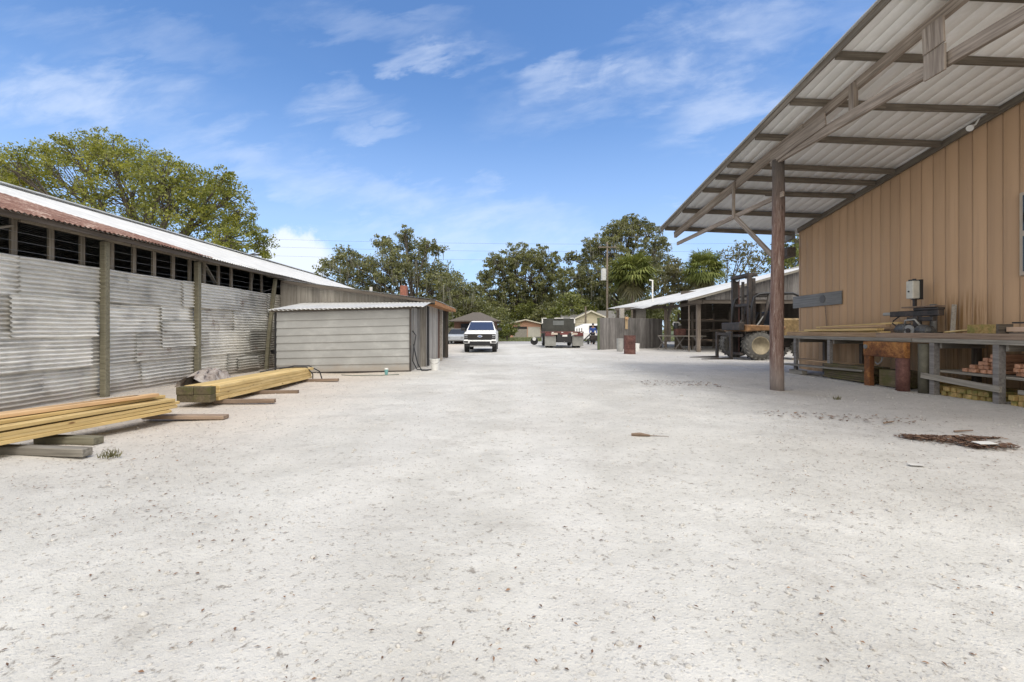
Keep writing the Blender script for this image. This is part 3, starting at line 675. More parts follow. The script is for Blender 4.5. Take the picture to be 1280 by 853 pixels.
# timber under the bench
for j in range(7):
    for i in range(3):
        tag(board('timber', (9.34+.2*i,13.35+U(-.12,.05),.055+.058*j), (9.34+.2*i,11.62+U(-.05,.05),.055+.058*j), .19, .054, MOSSY_WOOD, None, .006),
            'mossy plank in the low stack under the bench left of the rusty stand', 'timber', 'mossy planks under the bench')
tag(board('timber', (9.5,11.3,.22), (9.5,10.7,.22), .5, .40, MOSSY_WOOD, None, .01), 'big dark timber block behind the rusty steel stand', 'timber')
def post_ends(y0, y1, layers, label, group):
    w = .105; y = y0
    while y > y1+w:
        for j in range(layers):
            if j == layers-1 and random.random() < .12: continue
            a = U(-.05,.03)
            tag(board('square_post', (9.36+a,y-w/2,.035+.102*j), (10.5,y-w/2,.035+.102*j), w-.010, .095, POST_END, None, .006), label, 'post', group)
        y -= w+U(0,.012)
post_ends(10.35, 10.0, 3, 'stained square post end in the stack beside the upright pipe', 'post ends by the upright pipe')
post_ends(9.80, 8.76, 2, 'stained square post end on the ground below the slanting low rail', 'post ends below the low rail')
post_ends(8.46, 7.0, 2, 'stained square post end on the ground at the right end of the bench', 'post ends at the right end')
def red_pile(yc, half, hs, label, group):
    n = int(2*half/.098)
    for i in range(n):
        y = yc+half-.098*(i+.5)
        for j in range(hs[min(i, len(hs)-1)]):
            a = U(-.06,.04)
            tag(board('timber_offcut', (9.48+a,y+U(-.01,.01),.565+.078*j), (10.15,y,.565+.078*j), .090, .072, RED_WOOD, None, .005, roll=U(-.06,.06)), label, 'offcut', group)
red_pile(9.10, .34, [1,2,2,3,4,5,4], 'reddish cut block in the sloping pile on the shelf between two bench legs', 'reddish blocks between the bench legs')
red_pile(8.05, .44, [3,3,3,4,4,4,5,5,4], 'reddish cut block in the pile on the shelf at the right end of the bench', 'reddish blocks at the right end')

# radial arm saw
MOTOR = rusty('grimy_motor_steel', (.03,.03,.03), (.075,.075,.075), (.17,.165,.155), 5, .5)
saw = thing('radial_arm_saw', 'old dark radial arm saw with a pale switch box, standing on the bench', 'saw', (10.0,11.2,1.2))
MB().box(9.95,10.2,10.72,11.45,1.2,1.26).build('base', DARK_STEEL, saw, .01)
MB().tube([(10.18,10.85,1.25),(10.18,10.85,2.0)], .07, 14).build('column', MID_GREY, saw, smooth=True)
MB().box(10.02,10.16,10.55,11.9,1.72,1.86).box(10.0,10.18,10.55,11.2,1.86,1.92).build('arm', DARK_STEEL, saw, .012)
MB().box(9.98,10.22,10.6,11.5,1.93,1.965).build('cover_plank', BROWN_WOOD, saw)
MB().tube([(10.09,11.9,1.80),(10.09,12.15,1.80)], .045, 10).build('arm_tip', GREY_PAINT, saw)
MB().tube([(9.95,11.15,1.40),(9.95,11.25,1.40),(9.95,11.26,1.40),(9.95,11.5,1.39),(9.95,11.52,1.39),(9.95,11.62,1.38)], [.11,.13,.145,.145,.12,.07], 16).build('motor', MOTOR, saw)
MB().tube([(9.93,10.58,1.36),(9.93,10.66,1.36),(9.93,10.67,1.36),(9.93,10.90,1.38),(9.93,10.98,1.38)], [.06,.11,.13,.14,.09], 16).build('motor', MOTOR, saw)
MB().box(9.98,10.16,10.58,11.6,1.26,1.34).box(9.90,10.0,10.98,11.1,1.3,1.72).build('saw_frame', DARK_STEEL, saw, .01)
MB().box(9.93,10.02,10.6,11.3,1.60,1.70).build('track', DARK_STEEL, saw, .008)
MB().tube([(9.9,11.5,1.45),(9.86,11.62,1.55),(9.95,11.7,1.62),(10.05,11.6,1.75)], .015, 6).build('power_cord', BLACK, saw, smooth=True)
MB().tube([(9.86,11.12,1.37),(9.83,11.12,1.37)], .14, 20).build('blade_guard', GREY_PAINT, saw)
MB().tube([(9.82,11.12,1.37),(9.80,11.12,1.37)], .06, 16).build('blade_hub', DARK_STEEL, saw)
MB().tube([(9.9,11.3,1.5),(9.86,11.25,1.62),(9.87,11.0,1.64),(9.9,10.9,1.5)], .022, 8).build('yoke_handle', GREY_PAINT, saw, smooth=True)
MB().tube([(9.98,11.0,1.72),(9.98,11.0,1.5)], .05, 10).build('yoke', DARK_STEEL, saw)
sbx = MB().box(10.02,10.20,11.22,11.42,2.16,2.60).build('switch_box', plain('pale_grey_box', (.50,.49,.44), .6, 0, .15, 6), saw, .015)
MB().box(10.19,10.25,11.19,11.46,2.14,2.63).build('back_plate', BLACK, sbx); MB().tube([(10.018,11.33,2.34),(10.005,11.33,2.34)], .022, 10).build('switch', BLACK, sbx)
MB().tube([(10.1,11.27,2.60),(10.1,11.27,2.65)], .04, 8).tube([(10.1,11.38,2.60),(10.1,11.38,2.64)], .04, 8).build('cable_gland', BLACK, sbx)
MB().beam((10.14,11.3,1.96),(10.14,11.3,2.16),.06,.06).build('box_post', DARK_STEEL, saw)
tag(board('upright_board', (10.4,10.62,1.2), (10.45,10.62,1.98), .10, .03, GREY_WOOD_V), 'narrow grey board standing behind the saw against the wall', 'board')

# ------------------------------------------------------------------ open lumber shed
ls = thing('open_lumber_shed', 'open sided timber shed with pale sloping metal roof behind the forklift', 'shed', (16,30,0))
def plane_roof(name, c00, c10, c01, c11, wave, mat, amp=.015):
    """c00-c10 along the eave, c01/c11 the high side"""
    a, b, c, d = (np.array(q) for q in (c00, c10, c01, c11)); nu = int(np.linalg.norm(b-a)/wave*6)+1; nv = 10
    u = np.linspace(0,1,nu)[:,None,None]; v = np.linspace(0,1,nv)[None,:,None]
    P = (a*(1-u)+b*u)*(1-v)+(c*(1-u)+d*u)*v; P[...,2] += (amp*np.sin(2*np.pi*u*np.linalg.norm(b-a)/wave))[...,0]
    P[...,2] += .02*np.sin(u*17+v*3)[...,0]*(1-v)[...,0]
    return grid(name, P, mat, ls, thick=.012)
plane_roof('roof', (10.8,27.0,3.15), (10.8,33.9,3.15), (19.5,27.0,5.50), (19.5,33.9,5.50), .3, ROOF_WHITE)
plane_roof('roof', (9.36,42,3.32), (10.2,33.8,2.97), (27,42,7.07), (23.5,33.8,6.56), .3, ROOF_WHITE)
vboards('gable_boards', (12.0,27.35), (19.4,27.35), 3.18, lambda p: 3.15+.27*(p.x-10.8)-.03, .28, OLD_WOOD_V, ls)
board('front_beam', (11.0,27.5,3.08), (19.4,27.5,3.08), .10, .24, DARK_WOOD, ls)
board('eave_beam', (11.9,27.4,3.05), (11.9,34.2,3.0), .10, .20, DARK_WOOD, ls)
board('eave_beam', (9.0,37.5,3.05), (12.0,34.1,3.1), .10, .22, DARK_WOOD, ls)
board('rake_board', (10.8,26.98,3.12), (19.4,26.98,5.44), .03, .14, GREY_WOOD, ls)
board('post', (12.0,28.4,0), (12.0,28.4,2.98), .22, .22, BEAM_WOOD, ls)
board('post', (12.1,34.5,0), (12.1,34.5,2.95), .16, .16, BEAM_WOOD, ls)
board('post', (11.62,28.9,0), (11.62,28.9,2.95), .07, .07, BEAM_WOOD, ls)
for xx, yy in ((16,28.4), (19.5,28.4), (9.2,37.4), (10.4,36.9), (17,34.4), (21,34.4)): board('post', (xx,yy,0), (xx,yy,3.1), .2, .2, DARK_WOOD, ls)
board('post', (9.4,36.9,0), (9.4,36.9,3.1), .35, .3, PALE_WOOD_V, ls); board('post', (10.9,36.9,0), (10.9,36.9,3.1), .9, .06, PALE_WOOD_V, ls)
vboards('back_wall', (14.6,38), (25,38), 0, 4.6, .3, DARK_WOOD, ls); vboards('side_wall', (20.0,27.5), (20.0,37.9), 0, 4.9, .3, DARK_WOOD, ls)
MB().tube([(11.6,36,3.6),(11.6,36,5.3)], .06, 8).tube([(11.6,36,5.25),(11.35,36,5.3)], .05, 8).build('vent_pipe', WHITE_PLASTIC, ls)
# things in the shed
tb = thing('trestle_table', 'pale trestle table with crossed legs at the front of the open shed', 'table', (11.5,31,0))
board('table_top', (10.9,32.3,.95), (13.2,30.2,.95), .6, .06, GREY_WOOD, tb)
for a in range(3):
    x, y = 11.0+.9*a, 32.1-.8*a
    board('leg', (x-.25,y+.1,0), (x+.35,y-.1,.93), .09, .06, OLD_WOOD_V, tb); board('leg', (x+.35,y+.1,0), (x-.25,y-.1,.93), .09, .06, OLD_WOOD_V, tb)
for xx, c, lb in ((12.0, RUST_RED, 'reddish machine casing standing on the trestle table in the shed'), ):
    q = thing('machine', lb, 'machine', (xx,31.6,1.0)); MB().box(11.7,12.4,31.3,31.8,.98,1.45).build('casing', c, q, .04); MB().tube([(11.8,31.55,1.45),(11.8,31.55,1.85)], .16, 10).build('hopper', BLACK, q)
sack = MB().tube([(11.9,32.5,1.72),(12.0,32.5,1.80),(12.3,32.5,1.78),(12.5,32.5,1.72)], [.05,.16,.17,.05], 10).build('white_sack', WHITE_PLASTIC, None, smooth=True)
sack.location.z = 0; tag(sack, 'white sack lying on top of a dark rack inside the shed', 'sack')
rk = thing('lumber_rack', 'dark timber rack holding boards inside the open shed', 'rack', (14,33,0))
for yy in (31.5,34):
    for xx in (12.9,15.5): board('upright', (xx,yy,0), (xx,yy,2.6), .12, .12, DARK_WOOD, rk)
for z in (.6,1.3,2.0):
    for yy in (31.5,34): board('rail', (12.8,yy,z), (15.6,yy,z), .1, .1, DARK_WOOD, rk)
for k in range(9):
    z = (.68,1.38,2.08)[k%3]; x = 13.1+.8*(k//3)
    tag(board('rack_board', (x,30.9+U(-.3,.3),z), (x+.1,34.6,z), .28, .05, BROWN_WOOD if k%2 else DARK_WOOD), 'dim board stored on the dark rack inside the open shed', 'board', 'boards on the shed rack')
board('back_rack_post', (12.3,32.5,0), (12.3,32.5,1.68), .5, .1, DARK_WOOD, rk)

fence = thing('board_fence', 'tall weathered grey board fence with a tan paper pinned on it', 'fence', (9.2,33.2,0))
vboards('planks', (6.45,31.4), (12.0,34.9), 0, 2.22, .21, OLD_WOOD_V, fence, jit=.012)
board('end_post', (6.40,31.42,0), (6.40,31.42,2.2), .14, .14, plain('green_post', (.09,.11,.06), .9), fence)
board('rail', (6.45,31.5,1.8), (12.0,35.0,1.8), .05, .09, GREY_WOOD, fence); board('rail', (6.45,31.5,.5), (12.0,35.0,.5), .05, .09, GREY_WOOD, fence)
d = (Vector((12.0,34.9,0))-Vector((6.45,31.4,0))).normalized(); c = Vector((8.65,32.74,1.85))
tag(MB().beam(c-d*.13+Vector((0.02,-.04,-.05)), c+d*.13+Vector((0.02,-.04,-.05)), .012, .75).build('paper_notice', plain('tan_paper', (.42,.31,.19), .9, 0, .15)), 'faded tan paper pinned near the top of the board fence', 'paper')
tag(MB().beam((8.55,32.58,2.22), (8.78,32.7,2.20), .09, .18).build('cap_rag', plain('orange_tan_rag', (.48,.30,.16), .9)), 'small orange tan rag hung over the fence top above the paper', 'rag')
br = thing('oil_drum', 'dark red rusty steel drum standing in front of the board fence', 'drum', (7.05,25.9,0))
pr = []; zz = []
for z in np.linspace(0,1.06,40):
    r = .32+(.012 if min(abs(z-.35), abs(z-.71)) < .03 else 0)+(.012 if z < .03 or z > 1.03 else 0); pr.append(r); zz.append((7.05,25.9,z))
MB().tube(zz, pr, 28).build('shell', RUST_RED, br, smooth=False)
MB().tube([(7.05,25.9,1.062),(7.05,25.9,1.068)], .29, 24).build('lid', DARK_STEEL, br)
tag(MB().tube([(7.35,29.3,0),(7.35,29.3,.82)], [.20,.22], 14).build('dustbin', GREY_PAINT), 'plain grey bin half hidden to the left of the rusty drum', 'bin')
tag(MB().tube([(8.45,29.4,0),(8.45,29.4,.50)], [.16,.19], 14).build('bucket', WHITE_PLASTIC), 'pale bucket on the ground right of the rusty drum', 'bucket')

# ------------------------------------------------------------------ forklift
fk = thing('forklift', 'orange rough terrain forklift with tall dark mast and big ribbed tyres', 'forklift', (11.9,21.8,0))
for yy in (21.36,22.85):
    for dx in (0,.18): MB().box(11.34+dx,11.50+dx,yy-.09+.03*(dx>0),yy+.09-.03*(dx>0),.18,3.95 if not dx else 3.8).box(11.50+dx,11.515+dx,yy-.02,yy+.02,.2,3.7).build('mast_rail', DARK_STEEL, fk, .01)
MB().box(11.3,11.75,21.28,22.95,3.9,4.04).build('mast_crossbar', DARK_STEEL, fk, .01)
MB().box(11.36,11.6,21.4,22.8,2.5,2.62).build('mast_crossbar', DARK_STEEL, fk, .01)
MB().tube([(11.5,22.1,.3),(11.5,22.1,3.7)], .07, 10).build('lift_cylinder', DARK_STEEL, fk)
MB().tube([(11.52,21.7,.3),(11.52,21.7,3.0)], .05, 8).build('lift_cylinder', RUST_RED, fk)
MB().tube([(11.52,22.5,.3),(11.52,22.5,3.85)], .025, 6).build('lift_chain', RUST_RED, fk)
MB().box(10.92,11.0,20.75,22.2,3.02,3.08).build('data_plate', WHITE_PLASTIC, fk) if False else None
MB().box(11.36,11.44,21.27,21.28,2.42,2.50).build('data_plate', WHITE_PLASTIC, fk)
MB().box(10.70,10.95,20.9,22.6,1.36,1.72).build('carriage', DARK_STEEL, fk, .02)
MB().box(10.72,10.9,20.9,22.6,1.05,1.16).box(10.75,10.9,20.9,22.6,.22,.32).build('carriage_bar', DARK_STEEL, fk, .01)
for yy in (21.35,22.75):
    MB().box(10.50,10.60,yy-.09,yy+.09,0,1.28).build('fork_shank', DARK_STEEL, fk, .008)
    MB().hexa([(9.2,yy-.07,.005),(10.6,yy-.09,.0),(9.2,yy+.07,.005),(10.6,yy+.09,.0),(9.2,yy-.07,.03),(10.6,yy-.09,.085),(9.2,yy+.07,.03),(10.6,yy+.09,.085)]).build('fork_tine', DARK_STEEL, fk)
MB().box(10.52,10.62,21.3,22.8,1.12,1.24).build('fork_bar', DARK_STEEL, fk)
def tractor_wheel(x, y, r, w, side):
    t = MB(); prof = [(-w/2,r*.62),(-w/2,r*.90),(-w*.36,r*.965),(0,r*.975),(w*.36,r*.965),(w/2,r*.90),(w/2,r*.62)]
    rings = []; n = 40
    for a in range(n+1):
        th = 2*math.pi*a/n; rings.append([(x+rr*math.cos(th), y+o, r+rr*math.sin(th)) for o, rr in prof])
    k = len(rings[0])
    t.v = [p for rg in rings for p in rg]
    for i in range(n):
        for j in range(k-1): t.f.append((i*k+j, i*k+j+1, (i+1)*k+j+1, (i+1)*k+j))
    tyre = t.build('tyre', DUSTY_RUBBER, fk, smooth=True)
    lug = MB()
    for a in range(20):
        for sgn in (-1,1):
            th = 2*math.pi*(a+(.5 if sgn > 0 else 0))/20
            def Q(th, o, rr): return (x+rr*math.cos(th), y+o, r+rr*math.sin(th))
            d0, d1 = .0, .26; w0 = .055
            lug.hexa([Q(th-w0,sgn*.01,r*.955),Q(th+w0,sgn*.01,r*.955),Q(th+d1-w0,sgn*w*.5,r*.87),Q(th+d1+w0,sgn*w*.5,r*.87),
                      Q(th-w0*.7,sgn*.01,r*1.03),Q(th+w0*.7,sgn*.01,r*1.03),Q(th+d1-w0*.7,sgn*w*.56,r*1.02),Q(th+d1+w0*.7,sgn*w*.56,r*1.02)])
    lug.build('tread', DUSTY_RUBBER, tyre)
    s = side*w/2
    rm = MB(); rings = []
    for o, rr in ((s*.98,r*.64),(s*1.02,r*.62),(s*.98,r*.57),(s*.4,r*.50),(s*.35,r*.30),(s*.7,r*.24),(s*.72,.02)):
        rings.append([(x+rr*math.cos(2*math.pi*a/32), y+o, r+rr*math.sin(2*math.pi*a/32)) for a in range(32)])
    rm.loft(rings).build('rim', CREAM_RIM, fk, smooth=True)
tractor_wheel(11.62,21.0,.66,.48,-1); tractor_wheel(11.62,23.2,.66,.48,1)
tractor_wheel(13.75,21.05,.5,.36,-1); tractor_wheel(13.75,23.1,.5,.36,1)
MB().box(11.75,14.2,21.5,22.7,.55,1.15).build('chassis', DARK_STEEL, fk, .04)
MB().hexa([(10.98,20.72,1.30),(12.75,20.72,1.38),(10.98,22.95,1.30),(12.75,22.95,1.38),(10.98,20.72,1.62),(12.75,20.72,1.55),(10.98,22.95,1.62),(12.75,22.95,1.55)]).build('fender', ORANGE, fk, .04)
MB().box(12.85,14.35,21.15,22.6,1.0,1.92).build('engine_cover', AMBER, fk, .08)
MB().box(11.9,12.6,21.3,22.3,1.5,1.62).box(12.5,12.65,21.3,22.3,1.6,2.25).build('seat', BLACK, fk, .03)
for yy in (20.95,22.7):
    MB().tube([(11.30,yy,1.55),(11.32,yy,2.5),(11.42,yy,2.88),(11.65,yy,3.02),(12.0,yy,3.05),(13.2,yy,3.05),(13.45,yy,2.95),(13.5,yy,2.7),(13.5,yy,1.9)], .055, 8).build('roll_bar', BLACK, fk, smooth=True)
    MB().tube([(11.75,yy,1.58),(11.98,yy,2.25),(12.12,yy,3.02)], .07, 8).build('roll_bar', GREY_PAINT if False else DARK_STEEL, fk, smooth=True)
    MB().tube([(11.55,yy,1.58),(11.95,yy,2.15)], .03, 6).build('grab_rail', GREY_PAINT, fk)
MB().box(11.7,13.3,20.98,22.65,3.03,3.08).build('guard_roof', DARK_STEEL, fk)
MB().tube([(11.75,21.6,1.6),(11.95,21.6,2.15)], .035, 6).tube([(11.95,21.4,2.15),(11.95,21.8,2.2)], .02, 6).build('steering_column', BLACK, fk)
MB().tube([(13.9,21.6,2.0),(13.9,21.6,2.7)], .045, 8).build('exhaust', RUST_RED, fk)

# ------------------------------------------------------------------ vehicles
def rrect(hw, z0, z1, y, k=.16, top=None):
    t = top if top is not None else hw; dz = (z1-z0)
    return [(-hw+.06,y,z0),(hw-.06,y,z0),(hw,y,z0+.08),(hw,y,z0+dz*.6),(hw-(hw-t)*.6-.01,y,z1-.10*dz),(t-k*.5,y,z1),(-t+k*.5,y,z1),(-hw+(hw-t)*.6+.01,y,z1-.10*dz),(-hw,y,z0+dz*.6),(-hw,y,z0+.08)]
def wheel(x, y, r, w, parent, rimmat):
    t = MB().tube([(x-w/2,y,r),(x-w/2+.03,y,r),(x+w/2-.03,y,r),(x+w/2,y,r)], [r*.93,r,r,r*.93], 22).build('tyre', BLACK_RUBBER, parent)
    MB().tube([(x-w/2-.006,y,r),(x+w/2+.006,y,r)], r*.6, 16).build('rim', rimmat, t)
def pickup(x, y):
    t = thing('pickup_truck', 'white pickup truck parked facing the camera, with black grille', 'pickup truck', (0,0,0))
    b = MB(); b.loft([rrect(.93,.62,1.08,0.0), rrect(.985,.55,1.20,.10), rrect(1.0,.50,1.25,.5), rrect(1.01,.5,1.29,1.45), rrect(1.02,.5,1.30,3.9), rrect(1.01,.5,1.32,5.7), rrect(.98,.6,1.3,5.8)])
    b.build('body', WHITE_PAINT, t, .02, False)
    c = MB(); q = lambda hw, yy, z: [(-hw,yy,z),(hw,yy,z)]
    c.loft([[(-.93,1.25,1.26),(.93,1.25,1.26),(.95,4.1,1.28),(-.95,4.1,1.28)], [(-.90,1.45,1.42),(.90,1.45,1.42),(.91,4.05,1.42),(-.91,4.05,1.42)],
            [(-.73,2.05,1.86),(.73,2.05,1.86),(.74,3.85,1.88),(-.74,3.85,1.88)], [(-.62,2.25,1.945),(.62,2.25,1.945),(.62,3.7,1.95),(-.62,3.7,1.95)]])
    cab = c.build('cab', WHITE_PAINT, t, .02)
    MB().add([(-.84,1.335,1.36),(.84,1.335,1.36),(.70,2.00,1.875),(-.70,2.00,1.875)], [(0,1,2,3)]).build('windscreen', WINDSCREEN, cab)
    for s in (-1,1):
        MB().add([(s*.925,1.75,1.42),(s*.925,3.9,1.42),(s*.76,3.75,1.82),(s*.76,2.2,1.82)], [(0,1,2,3)]).build('side_window', DARK_GLASS, cab)
    hd = MB().hexa([(-.80,.12,1.17),(.80,.12,1.17),(-.86,1.34,1.25),(.86,1.34,1.25),(-.74,.20,1.215),(.74,.20,1.215),(-.80,1.32,1.29),(.80,1.32,1.29)]).build('bonnet', WHITE_PAINT, t, .02)
    g = MB().box(-.72,.72,-.035,.05,.77,1.13).build('grille', BLACK, t, .02)
    for k in range(3): MB().box(-.70,.70,-.045,-.036,.90+.07*k,.92+.07*k).build('grille_bar', DARK_STEEL, g)
    bg_ = MB().prism([(.15*math.cos(a),.985+.062*math.sin(a)) for a in np.linspace(0,2*math.pi,24,endpoint=False)], 'y', -.055, -.046).build('badge', plain('pale_badge', (.60,.62,.66), .3), g)
    MB().prism([(.11*math.cos(a),.985+.04*math.sin(a)) for a in np.linspace(0,2*math.pi,24,endpoint=False)], 'y', -.058, -.0555).build('badge_face', plain('blue_badge', (.10,.16,.36), .3), g)
    for s in (-1,1):
        a, c2 = sorted((s*.62,s*.95)); hl = MB().box(a,c2,-.02,.10,.80,1.13).build('headlight', BLACK, t, .015)
        a, c2 = sorted((s*.74,s*.93)); MB().box(a,c2,-.032,-.022,.99,1.08).build('lamp', LAMP_GLASS, hl); MB().box(a,c2,-.032,-.022,.885,.915).build('lamp', LAMP_GLASS, hl)
        a, c2 = sorted((s*.70,s*.96)); MB().box(a,c2,-.085,-.06,.60,.70).build('fog_lamp', BLACK, t)
        a, c2 = sorted((s*1.03,s*1.30)); MB().box(a,c2,1.55,1.68,1.32,1.50).build('mirror', BLACK, t, .03)
        for yy in (.95,4.75): wheel(s*.86,yy,.41,.28,t,MID_GREY)
    MB().box(-.98,.98,-.08,.06,.56,.755).build('bumper', WHITE_PAINT, t, .03)
    MB().box(-.62,.62,-.10,-.03,.44,.68).build('lower_grille', BLACK, t, .02)
    MB().box(-.9,.9,.1,5.6,.36,.52).build('underbody', BLACK, t)
    MB().box(-.60,.60,-.07,-.02,.37,.43).build('skid_plate', GREY_PAINT, t)
    t.location = (x,y,0); return t
pickup(-1.55,27.5)

def flatbed():
    t = thing('flatbed_truck', 'dark flatbed truck seen from behind, with grey mudflaps and a tall headboard', 'truck', (4.4,36,0)); x = 4.4
    MB().box(x-1.46,x+1.46,34.2,38.1,1.10,1.24).build('deck', RUST_RED, t, .01)
    hb = MB().box(x-1.38,x+1.38,38.0,38.1,1.24,2.30).build('headboard', plain('dark_green_grey_steel', (.045,.048,.042), .6, 0, .4, 2), t, .02)
    for s in (-1,1):
        MB().box(x+s*1.34-.05,x+s*1.34+.05,37.94,37.99,1.9,2.36).build('corner_post', WHITE_PLASTIC, hb)
        MB().box(min(x+s*1.36,x+s*.98),max(x+s*1.36,x+s*.98),37.94,37.99,2.30,2.36).build('top_rail', WHITE_PLASTIC, hb)
    MB().box(x-.45,x+.45,37.98,37.995,1.75,2.12).build('rear_window', plain('dusty_window', (.15,.165,.165), .3), hb)
    MB().box(x-.35,x+.4,37.93,37.99,2.30,2.37).build('light_bar', WHITE_PLASTIC, hb)
    MB().box(x-1.1,x+1.1,38.2,40.3,.75,2.2).build('cab', BLACK, t, .12)
    MB().box(x-1.3,x-1.1,38.6,38.9,1.5,2.0).build('mirror', BLACK, t)
    for k, (a, c2) in enumerate(((-1.4,-1.0),(-.98,-.5),(-.3,.3),(.55,.95),(1.0,1.42))):
        MB().box(x+a,x+c2,34.16,34.195,1.0,1.14).build('reflector', RED_LAMP if k%2 == 0 else plain('pale_reflector', (.5,.42,.35), .5), t)
    for k in range(8):
        MB().box(x-1.3+.36*k,x-1.16+.36*k,34.17,34.198,1.15,1.20).build('tail_marker', WHITE_PLASTIC if k%2 else RED_LAMP, t)
    for s in (-1,1):
        a, c2 = sorted((x+s*.62,x+s*1.45)); MB().box(a,c2,34.28,34.32,.16,.92).build('mudflap', plain('dusty_grey_rubber', (.26,.26,.245), .9, 0, .2, 4), t)
        a, c2 = sorted((x+s*.75,x+s*1.44)); MB().box(a,c2,34.2,34.26,.90,1.04).build('tail_light', RED_LAMP, t)
        for dx in (.88,1.20): wheel(x+s*dx,35.2,.48,.27,t,MID_GREY)
        wheel(x+s*1.1,39.5,.48,.28,t,WHITE_PLASTIC)
    MB().box(x-.55,x+.55,34.2,34.3,.42,1.08).build('rear_sill', BLACK, t, .02)
    MB().box(x-.14,x+.22,34.17,34.198,.86,1.0).build('number_plate', WHITE_PLASTIC, t)
    MB().box(x-.7,x+.7,34.3,34.42,.42,.52).build('bumper_bar', DARK_STEEL, t)
    MB().box(x-.5,x+.5,34.5,39.8,.5,.8).build('chassis', BLACK, t)
    MB().tube([(x,34.2,.45),(x,34.05,.42)], .05, 8).build('tow_ball', MID_GREY, t)
    for s in (-1,1):
        for k in range(3): MB().beam((x+s*1.43,34.9+k*1.2,1.24),(x+s*1.43,34.9+k*1.2,1.5),.06,.05).build('stake', BLACK, t)
flatbed()
jk = thing('trailer_jack', 'small white wheel on a bar left of the flatbed truck', 'jockey wheel', (2.5,41,0))
MB().tube([(2.55,40.5,.55),(2.55,40.58,.55)], .16, 16).build('hub', WHITE_PLASTIC, jk); MB().tube([(2.55,40.6,.35),(2.55,40.7,.35)], .34, 18).build('tyre', BLACK_RUBBER, jk)
MB().beam((2.6,40.65,.7),(3.4,40.65,.72),.08,.08).build('axle_bar', MID_GREY, jk)

def car(x, y, label, mat):
    t = thing('parked_car', label, 'car', (0,0,0))
    b = MB(); b.loft([rrect(.80,.4,.75,0), rrect(.88,.3,.9,.25), rrect(.9,.28,.95,1.2), rrect(.9,.28,.98,3.6), rrect(.86,.35,.95,4.4)]); b.build('body', mat, t, .03)
    c = MB(); c.loft([[(-.80,1.1,.93),(.80,1.1,.93),(.80,4.0,.95),(-.80,4.0,.95)], [(-.60,1.75,1.42),(.60,1.75,1.42),(.60,3.5,1.42),(-.60,3.5,1.42)]]).build('cabin', DARK_GLASS, t, .04)
    MB().box(-.58,.58,1.8,3.45,1.42,1.46).build('roof', mat, t, .02)
    for s in (-1,1):
        a, c2 = sorted((s*.5,s*.82)); MB().box(a,c2,-.02,.05,.58,.72).build('headlight', LAMP_GLASS, t)
        for yy in (.8,3.5): wheel(s*.78,yy,.32,.2,t,MID_GREY)
    t.location = (x,y,0)
car(-4.75,43.0,'grey car parked in the shade beyond the end of the board shed', plain('grey_car_paint', (.35,.38,.42), .3))
vn = thing('white_van', 'white van parked behind the person in blue', 'van', (8.2,49,0))
b = MB(); b.loft([[(6.3,48,.35),(9.9,48,.35),(9.9,50,.35),(6.3,50,.35)],[(6.25,47.95,1.05),(10.6,47.95,1.05),(10.6,50,1.05),(6.25,50,1.05)],[(6.5,48.0,1.25),(10.6,48.0,1.25),(10.6,49.9,1.25),(6.5,49.9,1.25)],[(8.4,48.1,2.0),(10.5,48.1,2.0),(10.5,49.9,2.0),(8.4,49.9,2.0)]]).build('body', WHITE_PAINT, vn, .1)
MB().box(8.8,10.3,47.93,48.02,1.35,1.8).build('window', DARK_GLASS, vn)
for xx in (7.0,9.2): MB().tube([(xx,47.9,.35),(xx,48.15,.35)], .35, 18).build('wheel', BLACK_RUBBER, vn)

# ------------------------------------------------------------------ person by the fence, dark machine in front
def skin_mesh(name, verts, edges, rad, mat, parent, root=0):
    me = bpy.data.meshes.new(name); me.from_pydata(verts, edges, [])
    o = link(name, me, mat, parent); md = o.modifiers.new('skin', 'SKIN')
    for i, r in enumerate(rad): me.skin_vertices[0].data[i].radius = (r, r)
    me.skin_vertices[0].data[root].use_root = True
    o.modifiers.new('smooth', 'SUBSURF').levels = 1; o.modifiers['smooth'].render_levels = 2; return o
pp = thing('person', 'person in a blue long sleeved shirt and dark trousers standing near the fence', 'person', (0,0,0))
bv = [(0,0,.98),(0,0,1.15),(0,0,1.38),(0,0,1.52),(0,-.02,1.62),(0,-.02,1.74),(-.10,0,.92),(-.13,-.02,.50),(-.14,.02,.08),(-.14,-.12,.04),(.10,0,.92),(.13,-.02,.50),(.14,.02,.08),(.14,-.12,.04),
      (-.19,0,1.44),(-.30,-.03,1.18),(-.30,-.14,.95),(-.30,-.20,.87),(.19,0,1.44),(.30,-.03,1.18),(.29,-.14,.95),(.29,-.20,.87)]
be = [(0,1),(1,2),(2,3),(3,4),(4,5),(0,6),(6,7),(7,8),(8,9),(0,10),(10,11),(11,12),(12,13),(2,14),(14,15),(15,16),(16,17),(2,18),(18,19),(19,20),(20,21)]
brd = [.14,.135,.15,.055,.09,.085,.09,.06,.042,.035,.09,.06,.042,.035,.062,.045,.034,.035,.062,.045,.034,.035]
SKIN = plain('skin', (.42,.25,.17), .6, 0, .05); BLUE = plain('blue_shirt', (.03,.075,.30), .8, 0, .2)
skin_mesh('body', bv, be, brd, SKIN, pp)
sv = [bv[i] for i in (0,1,2,14,15,16,18,19,20)]; skin_mesh('shirt', sv, [(0,1),(1,2),(2,3),(3,4),(4,5),(2,6),(6,7),(7,8)], [.155,.155,.17,.078,.062,.05,.078,.062,.05], BLUE, pp)
tv = [bv[i] for i in (0,6,7,8,10,11,12)]; skin_mesh('trousers', tv, [(0,1),(1,2),(2,3),(0,4),(4,5),(5,6)], [.15,.105,.075,.06,.105,.075,.06], BLACK, pp)
